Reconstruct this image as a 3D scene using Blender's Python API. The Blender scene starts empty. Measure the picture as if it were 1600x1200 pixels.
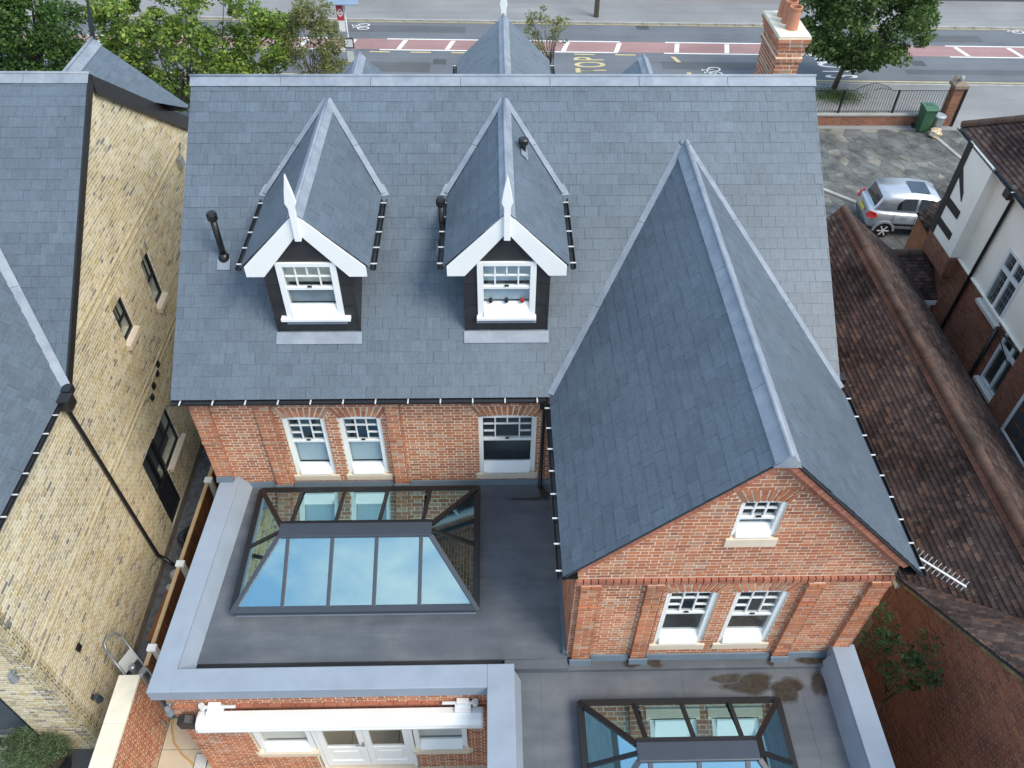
import bpy, bmesh, math, random
import numpy as np
from mathutils import Matrix, Vector
random.seed(7); RNG = np.random.default_rng(7)
S = bpy.context.scene; C = S.collection
rad = math.radians
# ---------------------------------------------------------------- camera
CAM = np.array([5.2698, -9.5996, 12.5044]); YAW, PIT, ROL, F = 0.031364, -0.794825, 0.014421, 1256.73
def _cam_axes():
    c, s = math.cos(YAW), math.sin(YAW); cp, sp = math.cos(PIT), math.sin(PIT); cr, sr = math.cos(ROL), math.sin(ROL)
    xr = np.array([c, -s, 0]); yr = np.array([s, c, 0]); zr = np.array([0, 0, 1.])
    fw = cp*yr + sp*zr; up = -sp*yr + cp*zr
    return cr*xr + sr*up, -sr*xr + cr*up, fw
AX, AY, AZ = _cam_axes()
cd = bpy.data.cameras.new('camera'); cam = bpy.data.objects.new('camera', cd); C.objects.link(cam)
cd.sensor_fit = 'HORIZONTAL'; cd.sensor_width = 36; cd.lens = F/1600*36; cd.clip_end = 600; cd.clip_start = 0.1
M = Matrix.Identity(4)
for i in range(3):
    M[i][0] = AX[i]; M[i][1] = AY[i]; M[i][2] = -AZ[i]; M[i][3] = CAM[i]
cam.matrix_world = M; S.camera = cam
def proj(p):
    d = np.asarray(p, float) - CAM; w = d@AZ
    return 800+F*(d@AX)/w, 600-F*(d@AY)/w
# ---------------------------------------------------------------- sky, sun, exposure
SUN_EL, SUN_AZ = rad(50), rad(128)          # azimuth clockwise from +Y (north)
W = bpy.data.worlds.new('World'); S.world = W; W.use_nodes = True
nt = W.node_tree; nt.nodes.clear()
def wn(t, **k):
    n = nt.nodes.new(t)
    for a, b in k.items(): setattr(n, a, b)
    return n
sky = wn('ShaderNodeTexSky', sky_type='NISHITA'); sky.sun_disc = False; sky.sun_elevation = SUN_EL; sky.sun_rotation = SUN_AZ
sky.air_density = 1.0; sky.dust_density = 0.6; sky.ozone_density = 1.5
tc = wn('ShaderNodeTexCoord'); mp = wn('ShaderNodeMapping'); mp.inputs['Scale'].default_value = (1.0, 1.6, 1.4)
nz = wn('ShaderNodeTexNoise'); nz.inputs['Scale'].default_value = 4.6; nz.inputs['Detail'].default_value = 9; nz.inputs['Roughness'].default_value = .58
rp = wn('ShaderNodeValToRGB'); rp.color_ramp.elements[0].position = .44; rp.color_ramp.elements[1].position = .80
rp.color_ramp.elements[0].color = (0.03, 0.03, 0.03, 1)
mx = wn('ShaderNodeMix', data_type='RGBA'); bg = wn('ShaderNodeBackground'); bg.inputs[1].default_value = 0.135
ow = wn('ShaderNodeOutputWorld')
L = nt.links.new
L(tc.outputs['Generated'], mp.inputs[0]); L(mp.outputs[0], nz.inputs['Vector']); L(nz.outputs['Fac'], rp.inputs[0])
vl = wn('ShaderNodeMix', data_type='RGBA'); vl.inputs[0].default_value = .55; vl.inputs[7].default_value = (2.3, 4.1, 6.3, 1); L(sky.outputs[0], vl.inputs[6])
L(rp.outputs[0], mx.inputs[0]); L(vl.outputs[2], mx.inputs[6]); mx.inputs[7].default_value = (6.9, 6.6, 6.1, 1)
L(mx.outputs[2], bg.inputs[0]); L(bg.outputs[0], ow.inputs[0])
sd = bpy.data.lights.new('sun', 'SUN'); sd.energy = 2.0; sd.angle = rad(28); sd.color = (1, .92, .78)
so = bpy.data.objects.new('sun', sd); C.objects.link(so)
sv = Vector((math.sin(SUN_AZ)*math.cos(SUN_EL), math.cos(SUN_AZ)*math.cos(SUN_EL), math.sin(SUN_EL)))
so.rotation_euler = sv.to_track_quat('Z', 'Y').to_euler(); so.location = (20, -20, 30)
S.view_settings.view_transform = 'Standard'; S.view_settings.look = 'None'; S.view_settings.gamma = 1
S.view_settings.use_curve_mapping = False; S.view_settings.exposure = 0.86
G = -3.4                                     # ground level; z = 0 is the flat roof
# ---------------------------------------------------------------- materials
class NB:
    def __init__(s, name):
        s.m = bpy.data.materials.new(name); s.m.use_nodes = True; s.t = s.m.node_tree; s.t.nodes.clear()
        s.o = s.n('ShaderNodeOutputMaterial')
    def n(s, t, **k):
        x = s.t.nodes.new(t)
        for a, b in k.items(): setattr(x, a, b)
        return x
    def l(s, a, b): s.t.links.new(a, b)
    def noise(s, scale, detail=4, coord='pos', stretch=None, rough=.55):
        c = s.n('ShaderNodeNewGeometry').outputs['Position'] if coord == 'pos' else s.n('ShaderNodeTexCoord').outputs['Object']
        if stretch:
            m = s.n('ShaderNodeMapping'); m.inputs['Scale'].default_value = stretch; s.l(c, m.inputs[0]); c = m.outputs[0]
        x = s.n('ShaderNodeTexNoise'); x.inputs['Scale'].default_value = scale; x.inputs['Detail'].default_value = detail
        x.inputs['Roughness'].default_value = rough; s.l(c, x.inputs['Vector']); return x.outputs['Fac']
    def ramp(s, fac, stops, mode='LINEAR'):
        r = s.n('ShaderNodeValToRGB'); e = r.color_ramp.elements; r.color_ramp.interpolation = mode
        while len(e) < len(stops): e.new(.5)
        for q, (p, c) in zip(e, stops):
            q.position = p; q.color = (*c, 1) if len(c) == 3 else c
        s.l(fac, r.inputs[0]); return r.outputs[0]
    def rnd(s):
        a = s.n('ShaderNodeObjectInfo').outputs['Random']; b = s.n('ShaderNodeNewGeometry').outputs['Random Per Island']
        m = s.n('ShaderNodeMath', operation='ADD'); s.l(a, m.inputs[0]); s.l(b, m.inputs[1])
        f = s.n('ShaderNodeMath', operation='FRACT'); s.l(m.outputs[0], f.inputs[0]); return f.outputs[0]
    def mix(s, fac, a, b, mode='MIX'):
        x = s.n('ShaderNodeMix', data_type='RGBA', blend_type=mode)
        for i, v in ((0, fac), (6, a), (7, b)):
            if isinstance(v, (int, float)): x.inputs[i].default_value = v
            elif isinstance(v, tuple): x.inputs[i].default_value = (*v, 1)
            else: s.l(v, x.inputs[i])
        return x.outputs[2]
    def val(s, fac, lo, hi):
        x = s.n('ShaderNodeMapRange'); s.l(fac, x.inputs[0]); x.inputs[3].default_value = lo; x.inputs[4].default_value = hi; return x.outputs[0]
    def bsdf(s, col, rough=.6, metal=0, spec=.5, bump=None, bstr=.2, bdist=.01, rsock=None):
        p = s.n('ShaderNodeBsdfPrincipled')
        if isinstance(col, tuple): p.inputs['Base Color'].default_value = (*col, 1)
        else: s.l(col, p.inputs['Base Color'])
        p.inputs['Roughness'].default_value = rough; p.inputs['Metallic'].default_value = metal; p.inputs['Specular IOR Level'].default_value = spec
        if rsock is not None: s.l(rsock, p.inputs['Roughness'])
        if bump is not None:
            b = s.n('ShaderNodeBump'); b.inputs['Strength'].default_value = bstr; b.inputs['Distance'].default_value = bdist
            s.l(bump, b.inputs['Height']); s.l(b.outputs[0], p.inputs['Normal'])
        s.l(p.outputs[0], s.o.inputs[0]); return s.m
def plain(name, col, rough=.6, metal=0, var=.12, scale=3., spec=.5, bump=0):
    b = NB(name); f = b.noise(scale, 6)
    c = b.mix(1.0, col, b.ramp(f, [(.25, (1-var,)*3), (.75, (1+var,)*3)]), 'MULTIPLY')
    g = b.noise(60, 3) if bump else None
    return b.bsdf(c, rough, metal, spec, g, bump)
def pieces(name, stops, rough=.85, dirt=.25, dscale=1.2, spec=.2, bump=.3, fine=40, extra=None, streak=None):
    b = NB(name); c = b.ramp(b.rnd(), stops)
    f = b.noise(dscale, 6); c = b.mix(1.0, c, b.ramp(f, [(.3, (1-dirt,)*3), (.7, (1+dirt*.6,)*3)]), 'MULTIPLY')
    g = b.noise(fine, 3); c = b.mix(1.0, c, b.ramp(g, [(.2, (.82,)*3), (.8, (1.16,)*3)]), 'MULTIPLY')
    if streak: c = b.mix(1.0, c, b.ramp(b.noise(6, 4, stretch=streak), [(.3, (.88,)*3), (.75, (1.12,)*3)]), 'MULTIPLY')
    if extra: c = extra(b, c)
    return b.bsdf(c, rough, 0, spec, g, bump)
RED = pieces('red_brick', [(0, (.35, .130, .075)), (.25, (.47, .195, .105)), (.5, (.43, .16, .085)), (.7, (.52, .26, .15)), (.86, (.32, .14, .09)), (1, (.51, .33, .23))], dirt=.22)
REDM = plain('lime_mortar', (.76, .64, .49), .95, var=.15, scale=5)
REDD = pieces('red_rubbed_brick', [(0, (.36, .135, .085)), (.5, (.42, .18, .115)), (1, (.31, .11, .07))], dirt=.2)
YEL = pieces('yellow_stock_brick', [(0, (.50, .42, .25)), (.2, (.62, .55, .40)), (.38, (.46, .36, .18)), (.58, (.66, .60, .46)), (.74, (.42, .36, .26)), (.86, (.58, .48, .28)), (.95, (.34, .30, .24)), (1, (.21, .2, .18))], dirt=.22, dscale=.45)
YELM = plain('pale_mortar', (.82, .76, .62), .95, var=.1, scale=5)
OLD = pieces('old_brown_brick', [(0, (.20, .075, .045)), (.4, (.25, .10, .06)), (.7, (.16, .06, .045)), (1, (.30, .13, .07))], dirt=.35, dscale=.8)
OLDM = plain('dirty_mortar', (.24, .19, .15), .95, var=.2)
def slate_mat(name, tone):
    return pieces(name, [(0, tuple(x*.90 for x in tone)), (.4, tone), (.85, tuple(x*1.03 for x in tone)), (1, tuple(x*1.11 for x in tone))],
                  rough=.46, dirt=.13, dscale=.6, spec=.5, bump=.12, fine=25, streak=(6, .6, .6),
                  extra=lambda b, c: b.mix(b.ramp(b.noise(11, 2), [(.80, (0,)*3), (.815, (1,)*3)]), c, (.42, .43, .42)))
SLATE = slate_mat('roof_slate', (.103, .132, .162))
DECK = plain('roof_underlay', (.03, .034, .04), .9)
def lead_mat():
    b = NB('lead_sheet'); f = b.noise(3, 7, rough=.65); c = b.ramp(f, [(.25, (.165, .195, .235)), (.5, (.235, .265, .31)), (.75, (.31, .34, .375))])
    w = b.noise(9, 3, stretch=(1, 1, .3)); c = b.mix(b.ramp(w, [(.70, (0,)*3), (.76, (.6,)*3)]), c, (.6, .61, .6))
    return b.bsdf(c, .5, 0, .5, b.noise(14, 4), .25)
LEAD = lead_mat()
BLACK = plain('black_plastic', (.012, .012, .014), .35, var=.2)
MATT = plain('black_cladding', (.020, .021, .023), .6, var=.35, scale=5)
WHITE = plain('white_gloss_paint', (.80, .80, .78), .4, var=.03)
CLIP = plain('pale_bracket', (.62, .63, .62), .5, var=.05)
STONE = plain('cast_stone', (.66, .55, .42), .85, var=.08, scale=6, bump=.1)
COPE = plain('pale_coping_stone', (.72, .66, .53), .85, var=.1, scale=4, bump=.1)
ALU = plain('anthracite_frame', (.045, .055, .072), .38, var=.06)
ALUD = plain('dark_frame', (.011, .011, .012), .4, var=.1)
GRP = plain('grey_fibreglass', (.265, .310, .368), .5, var=.10, scale=2.2)
def glass(name, tint, gloss, refl=(1, 1, 1)):
    b = NB(name); t = b.n('ShaderNodeBsdfTransparent'); t.inputs[0].default_value = (*tint, 1)
    g = b.n('ShaderNodeBsdfGlossy'); g.inputs[0].default_value = (*refl, 1); g.inputs['Roughness'].default_value = .015
    lw = b.n('ShaderNodeFresnel'); lw.inputs[0].default_value = 1.5
    a = b.n('ShaderNodeMath', operation='MULTIPLY_ADD'); b.l(lw.outputs[0], a.inputs[0]); a.inputs[1].default_value = 1.0; a.inputs[2].default_value = gloss; a.use_clamp = True
    bf = b.n('ShaderNodeNewGeometry'); iv = b.n('ShaderNodeMath', operation='SUBTRACT'); iv.inputs[0].default_value = 1; b.l(bf.outputs['Backfacing'], iv.inputs[1]); a2 = b.n('ShaderNodeMath', operation='MULTIPLY'); b.l(a.outputs[0], a2.inputs[0]); b.l(iv.outputs[0], a2.inputs[1]); a = a2
    m = b.n('ShaderNodeMixShader'); b.l(a.outputs[0], m.inputs[0]); b.l(t.outputs[0], m.inputs[1]); b.l(g.outputs[0], m.inputs[2]); b.l(m.outputs[0], b.o.inputs[0]); return b.m
GLASS = glass('window_glass', (.90, .93, .94), .05)
SOLAR = glass('solar_glass', (.46, .66, .75), .50, (.66, .96, 1))
ROOMD = plain('dim_room', (.10, .115, .125), .9)
ROOML = plain('pale_blind', (.56, .63, .67), .9, var=.04)
ROOMW = plain('cream_plaster', (.74, .72, .66), .9, var=.05)
WOODF = plain('pale_floor', (.36, .33, .29), .5, var=.1)
def tile_mat():
    b = NB('old_clay_tile'); c = b.ramp(b.rnd(), [(0, (.048, .037, .037)), (.45, (.066, .048, .046)), (.78, (.086, .061, .056)), (.95, (.12, .072, .056)), (1, (.11, .092, .084))])
    c = b.mix(1., c, b.ramp(b.noise(.75, 5, rough=.6), [(.34, (.42,)*3), (.5, (.9, .88, .86)), (.68, (1.5, 1.45, 1.35))]), 'MULTIPLY')
    c = b.mix(b.ramp(b.noise(5, 6), [(.60, (0,)*3), (.72, (.5,)*3)]), c, (.20, .165, .12))
    c = b.mix(b.ramp(b.noise(13, 3), [(.74, (0,)*3), (.77, (.8,)*3)]), c, (.48, .47, .40))
    return b.bsdf(c, .95, 0, .1, b.noise(30, 4), .4)
TILE = tile_mat()
RIDGE = pieces('clay_ridge', [(0, (.098, .061, .048)), (.5, (.122, .072, .054)), (1, (.078, .058, .05))], dirt=.45, dscale=2)
RENDER = plain('cream_render', (.82, .81, .74), .9, var=.05, scale=1.5)
TIMBER = plain('black_timber', (.015, .014, .014), .6)
UPVC = plain('white_upvc', (.66, .70, .73), .4, var=.04)
FENCE = pieces('stained_fence_board', [(0, (.105, .043, .020)), (.5, (.14, .058, .027)), (1, (.085, .035, .018))], dirt=.25, bump=.2)
BARE = plain('raw_timber_edge', (.44, .31, .17), .8, var=.15)
CONC = plain('pale_concrete', (.50, .50, .48), .9, var=.1, bump=.2)
GALV = plain('galvanised_metal', (.36, .39, .41), .4, .6, var=.1)
def asphalt(name, col, var=.15):
    b = NB(name); c = b.mix(1., col, b.ramp(b.noise(.35, 6), [(.3, (1-var,)*3), (.7, (1+var,)*3)]), 'MULTIPLY')
    g = b.noise(45, 2); c = b.mix(1., c, b.ramp(g, [(.3, (.85,)*3), (.7, (1.15,)*3)]), 'MULTIPLY')
    c = b.mix(1., c, b.ramp(b.noise(1.2, 4, stretch=(.15, 2, 1)), [(.3, (.93,)*3), (.7, (1.08,)*3)]), 'MULTIPLY')
    return b.bsdf(c, .85, 0, .3, g, .3)
ROAD = asphalt('asphalt', (.135, .145, .16)); PAVE = asphalt('pavement_tarmac', (.235, .235, .235)); REDR = asphalt('red_road_surface', (.31, .19, .18))
GALVD = plain('worn_iron', (.06, .06, .06), .6)
MARKW = plain('white_road_paint', (.72, .71, .68), .7, var=.12, scale=4); MARKY = plain('yellow_road_paint', (.52, .43, .22), .7, var=.18, scale=3)
KERB = plain('kerb_stone', (.34, .33, .30), .85, var=.2, scale=2)
SOIL = plain('alley_gravel', (.13, .135, .14), .95, var=.5, scale=9, bump=.6)
PATIO = plain('sandstone_paving', (.52, .44, .33), .85, var=.14, scale=2)
def flat_mat():
    b = NB('flat_roof_membrane'); f = b.noise(.9, 7, rough=.62); c = b.ramp(f, [(.28, (.070, .081, .097)), (.5, (.097, .109, .126)), (.74, (.146, .154, .163))])
    c = b.mix(1., c, b.ramp(b.noise(2.2, 5, stretch=(.25, 1.6, 1)), [(.35, (.85,)*3), (.7, (1.2, 1.18, 1.15))]), 'MULTIPLY')
    c = b.mix(b.ramp(b.noise(26, 2), [(.80, (0,)*3), (.83, (.6,)*3)]), c, (.45, .46, .45))
    c = b.mix(b.ramp(b.noise(1.7, 6, rough=.7), [(.62, (0,)*3), (.74, (.45,)*3)]), c, (.23, .20, .16))
    return b.bsdf(c, .5, 0, .5, b.noise(5, 5), .08)
FLAT = flat_mat()
PUDED = plain('damp_margin', (.070, .072, .074), .4, var=.2, scale=8)
PUDDLE = NB('damp_dirt_stain'); PUDDLE = PUDDLE.bsdf(PUDDLE.ramp(PUDDLE.noise(14, 5), [(.3, (.030, .027, .023)), (.7, (.062, .052, .040))]), .25)
TERRA = plain('terracotta', (.47, .20, .115), .8, var=.12)
# ---------------------------------------------------------------- geometry helpers
class MB:
    def __init__(s): s.v = []; s.f = []
    def add(s, vs, fs):
        o = len(s.v); s.v += [tuple(map(float, p)) for p in vs]; s.f += [tuple(i+o for i in f) for f in fs]; return s
    def box(s, x0, x1, y0, y1, z0, z1):
        return s.add([(x0,y0,z0),(x1,y0,z0),(x1,y1,z0),(x0,y1,z0),(x0,y0,z1),(x1,y0,z1),(x1,y1,z1),(x0,y1,z1)],
                     [(0,3,2,1),(4,5,6,7),(0,1,5,4),(1,2,6,5),(2,3,7,6),(3,0,4,7)])
    def obox(s, o, a, b, c):                   # corner + three edge vectors
        o, a, b, c = map(np.array, (o, a, b, c)); P = [o, o+a, o+a+b, o+b, o+c, o+a+c, o+a+b+c, o+b+c]
        fl = [(0,3,2,1),(4,5,6,7),(0,1,5,4),(1,2,6,5),(2,3,7,6),(3,0,4,7)]
        if np.dot(np.cross(a, b), c) < 0: fl = [f[::-1] for f in fl]
        return s.add(P, fl)
    def prism(s, pts, d):                      # polygon extruded along d
        pts = [np.array(p, float) for p in pts]; d = np.array(d, float); n = len(pts)
        nn = sum((np.cross(pts[i], pts[(i+1) % n]) for i in range(n)), np.zeros(3))
        if nn@d > 0: pts = pts[::-1]
        return s.add(pts+[p+d for p in pts], [tuple(range(n)), tuple(range(2*n-1, n-1, -1))]+[(i, i+n, (i+1) % n+n, (i+1) % n) for i in range(n)])
    def tube(s, path, r, n=8, cap=True, r1=None):
        path = [np.array(p, float) for p in path]; m = len(path); r1 = r if r1 is None else r1; o = len(s.v); prev = None
        for i, p in enumerate(path):
            t = path[min(i+1, m-1)]-path[max(i-1, 0)]; t /= np.linalg.norm(t)
            if prev is None: a = np.cross(t, (0, 0, 1)) if abs(t[2]) < .9 else np.cross(t, (1, 0, 0))
            else: a = prev-t*(prev@t)
            a /= np.linalg.norm(a); prev = a; b = np.cross(t, a); q = r+(r1-r)*i/max(1, m-1)
            s.v += [tuple(p+q*(math.cos(k*2*math.pi/n)*a+math.sin(k*2*math.pi/n)*b)) for k in range(n)]
        for i in range(m-1):
            for k in range(n):
                s.f.append((o+i*n+k, o+i*n+(k+1) % n, o+(i+1)*n+(k+1) % n, o+(i+1)*n+k))
        if cap: s.f += [tuple(o+k for k in range(n))[::-1], tuple(o+(m-1)*n+k for k in range(n))]
        return s
    def lathe(s, c, prof, n=16):               # prof: (r, z) from the bottom up
        o = len(s.v)
        for r, z in prof: s.v += [(c[0]+r*math.cos(k*2*math.pi/n), c[1]+r*math.sin(k*2*math.pi/n), c[2]+z) for k in range(n)]
        for i in range(len(prof)-1):
            for k in range(n): s.f.append((o+i*n+k, o+i*n+(k+1) % n, o+(i+1)*n+(k+1) % n, o+(i+1)*n+k))
        s.f += [tuple(o+k for k in range(n))[::-1], tuple(o+(len(prof)-1)*n+k for k in range(n))]
        return s
    def mesh(s, name, mat, smooth=False):
        me = bpy.data.meshes.new(name); me.from_pydata(s.v, [], s.f)
        if mat: me.materials.append(mat)
        if smooth: me.polygons.foreach_set('use_smooth', [True]*len(me.polygons))
        me.update(); return me
    def build(s, name, mat, parent=None, smooth=False, bevel=0, **props):
        o = bpy.data.objects.new(name, s.mesh(name, mat, smooth)); C.objects.link(o); attach(o, parent)
        if bevel:
            b = o.modifiers.new('b', 'BEVEL'); b.width = bevel; b.segments = 2; b.limit_method = 'ANGLE'
        for k, v in props.items(): o[k] = v
        return o
ORG = {}                                       # world origin of each parent
def attach(o, parent):
    if parent is not None:
        o.parent = parent; o.matrix_parent_inverse = Matrix.Translation([-x for x in ORG.get(parent.name, (0, 0, 0))])
def thing(name, loc, label, cat, group=None):
    e = bpy.data.objects.new(name, None); C.objects.link(e); e.location = loc; e.empty_display_size = .3
    e['label'] = label; e['category'] = cat; ORG[e.name] = tuple(loc)
    if group: e['group'] = group
    return e
def tag(o, label, cat, group=None):
    o['label'] = label; o['category'] = cat
    if group: o['group'] = group
    return o
def struct(o): o['kind'] = 'structure'; return o
def linkobj(name, me, parent, mtx):
    o = bpy.data.objects.new(name, me); C.objects.link(o); attach(o, parent); o.matrix_local = mtx; 
    if parent is not None: o.matrix_parent_inverse = Matrix.Translation([-x for x in ORG.get(parent.name, (0, 0, 0))]); o.matrix_basis = mtx
    return o
def frame(o, x, y, z):
    m = Matrix.Identity(4)
    for i in range(3): m[i][0] = x[i]; m[i][1] = y[i]; m[i][2] = z[i]; m[i][3] = o[i]
    return m
class Pieces:                                  # bricks, slates or tiles of one thing: the largest in view become objects
    def __init__(s): s.full = {}; s.mb = MB(); s.items = []
    def put(s, key, mtx, cen): s.items.append((key, mtx, cen))
    def finish(s, name, protos, mat, parent, limit=300, plural=None, maxd=1e9):
        sc = []
        for i, (k, m, c) in enumerate(s.items):
            w = protos[k][0]; vs = [m@Vector(p) for p in protos[k][2]]
            pr = [proj(p) for p in vs]
            a = 0
            for j in range(len(pr)): x0, y0 = pr[j]; x1, y1 = pr[(j+1) % len(pr)]; a += x0*y1-x1*y0
            u, v = proj(c); inside = 8 < u < 1592 and 8 < v < 1192
            sc.append((abs(a)/2 if inside else 0, i))
        sc.sort(reverse=True); top = set(i for a, i in sc[:limit] if a > 0)
        mes = {k: protos[k][1].mesh(name, mat) for k in protos}
        for i, (k, m, c) in enumerate(s.items):
            if i in top: linkobj(name, mes[k], parent, m)
            else:
                b = protos[k][1]; s.mb.add([m@Vector(p) for p in b.v], b.f)
        if s.mb.v: o = s.mb.build(plural or name+'work', mat, parent); o['kind'] = 'stuff'
# bricks ---------------------------------------------------------
CH, BH, PER = .075, .059, .3375
def brick_proto(w, d=.005, h=BH):
    b = MB().box(0, w, -d, .004, 0, h)         # local: x along, -y outward
    return (w, b, [(0, -d, 0), (w, -d, 0), (w, -d, h), (0, -d, h)])
BR = {'s': brick_proto(.209), 'h': brick_proto(.0965)}
def cut(iv, blocks):
    out = [iv]
    for b0, b1 in blocks:
        n = []
        for a, c in out:
            if b1 <= a or b0 >= c: n.append((a, c)); continue
            if b0 > a: n.append((a, b0))
            if b1 < c: n.append((b1, c))
        out = n
    return out
def brick_wall(P, o, u, n, umax, z0, z1, lim=None, blocks=(), bond='flemish', jit=.0015):
    """o: point with z ignored, u: unit along the wall, n: outward normal; blocks: (u0,u1,z0,z1) openings"""
    o = np.array(o, float); u = np.array(u, float); n = np.array(n, float)
    hand = np.dot(np.cross(u, -n), (0, 0, 1)) > 0
    k = 0; z = z0
    while z+BH <= z1+1e-6:
        zm = z+BH/2; a, b = (0, umax) if lim is None else lim(zm)
        ivs = cut((a, b), [(q[0], q[1]) for q in blocks if q[2] < zm < q[3]]) if b > a else []
        if bond == 'stretch': units = [(i*.225, .209, 's') for i in range(int(umax/.225)+2)]; off = -(k % 2)*.1125
        elif bond == 'header': units = [(i*.1125, .0965, 'h') for i in range(int(umax/.1125)+2)]; off = 0
        else:
            units = []; off = -(k % 2)*PER/2-.05
            for i in range(int(umax/PER)+2): units += [(i*PER, .209, 's'), (i*PER+.225, .0965, 'h')]
        for s0, w, key in units:
            for a1, b1 in ivs:
                x0, x1 = max(a1, s0+off), min(b1, s0+off+w)
                if x1-x0 < .014: continue
                p = o+u*(x0+random.uniform(-.0015, .0015))+n*random.uniform(-jit, jit); p[2] = z+random.uniform(-.0015, .0015)
                if x1-x0 > w-1e-4 and hand: P.put(key, frame(p, u, -n, (0, 0, 1)), p+u*w/2)
                else: P.mb.obox(p+n*.005, u*(x1-x0), -n*.009, np.array((0, 0, BH)))
        z += CH; k += 1
# slates / tiles --------------------------------------------------
def slate_proto(w, g, t, lap=.03):
    v = [(0, 0, t), (w, 0, t), (w, g+lap, .002), (0, g+lap, .002), (0, 0, -.004), (w, 0, -.004), (w, g+lap, -.006), (0, g+lap, -.006)]
    b = MB().add(v, [(0,1,2,3), (0,4,5,1), (1,5,6,2), (3,7,4,0)])
    return (w, b, [(0, 0, t), (w, 0, t), (w, g, t), (0, g, t)])
def slates(P, key, proto, o, u, s, umax, smax, lim, g, w, gap=.0028, t=.008, jit=.0022, sub=None):
    o = np.array(o, float); u = np.array(u, float); s = np.array(s, float); n = np.cross(u, s)
    if n[2] < 0: flip = True; n = -n
    else: flip = False
    k = 0; q = 0.0
    while q < smax-1e-6:
        q1 = min(q+g, smax); lo, hi = lim(q+.002), lim(q1)
        if len(lo) != len(hi): hi = lo
        off = -(k % 2)*w/2-random.uniform(0, .012)
        for i in range(int(umax/w)+2):
            u0 = off+i*w+random.uniform(-.0015, .0015); u1 = u0+w-gap
            for j in range(len(lo)):
                a0, b0 = lo[j]; a1, b1 = hi[j] if j < len(hi) else ((a0+b0)/2,)*2
                p0, p1 = max(u0, a0), min(u1, b0); r0, r1 = max(u0, a1), min(u1, b1)
                if p1-p0 < .008 and r1-r0 < .008: continue
                h = random.uniform(-jit, jit); dz = random.uniform(-.002, .002)
                if p0 == u0 and p1 == u1 and r0 == u0 and r1 == u1 and q1-q > g-.001:
                    c = o+u*u0+s*q+n*h
                    if flip: m = frame(c+u*(w-gap), -u, s, n)
                    else: m = frame(c, u, s, n)
                    P.put(key, m, c+u*w/2+s*g/2)
                else:
                    if p1 < p0: p0 = p1 = min(max((p0+p1)/2, a0), b0)
                    if r1 < r0: r0 = r1 = min(max((r0+r1)/2, a1), b1)
                    A = [o+u*p0+s*q+n*(t+h), o+u*p1+s*q+n*(t+h), o+u*r1+s*q1+n*(.002+h), o+u*r0+s*q1+n*(.002+h), o+u*p0+s*q-n*.004, o+u*p1+s*q-n*.004]
                    fs = [(0,1,2,3), (0,4,5,1)]
                    if flip: fs = [f[::-1] for f in fs]
                    P.mb.add(A, fs)
        q += g; k += 1
def quad(mb, a, b, c, d, th=.02):              # thin slab, th below the face normal
    a, b, c, d = map(np.array, (a, b, c, d)); n = np.cross(b-a, d-a); n = n/np.linalg.norm(n)
    return mb.prism([a, b, c, d], -n*th)
def strip(mb, a, b, w, n, th=.012, side=0.5):  # flat strip along a-b, width vector w
    a, b, w, n = map(lambda q: np.array(q, float), (a, b, w, n)); return mb.obox(a-w*side, b-a, w, n*th)
def gutter(parent, a, b, out, clipstep=.52, r=.055, name='gutter', under=None, bname='gutter_bracket'):
    a, b, out = (np.array(q, float) for q in (a, b, out)); mb = MB(); n = 7; d = b-a; Ln = np.linalg.norm(d)
    o = len(mb.v); ring = []
    for i in range(n+1):
        th = math.pi*i/n; ring.append(-out*math.cos(th)*r+np.array((0, 0, -1))*math.sin(th)*r)
    for i in range(n, -1, -1):
        th = math.pi*i/n; ring.append((-out*math.cos(th)*r+np.array((0, 0, -1))*math.sin(th)*r)*.86)
    m = len(ring); mb.v += [tuple(a+q) for q in ring]+[tuple(b+q) for q in ring]
    for i in range(m): mb.f.append((i, (i+1) % m, m+(i+1) % m, m+i))
    mb.f += [tuple(range(m)), tuple(range(2*m-1, m-1, -1))]
    g = mb.build(name, BLACK, parent)
    k = int(Ln/clipstep)
    for i in range(k+1):
        p = a+d*((i+.3)/(k+.6)); q = d/Ln
        MB().obox(p-out*r*1.05+np.array((0, 0, -.004)), out*r*2.1, q*.022, np.array((0, 0, .012))).build(bname, CLIP, g)
    return g
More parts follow.
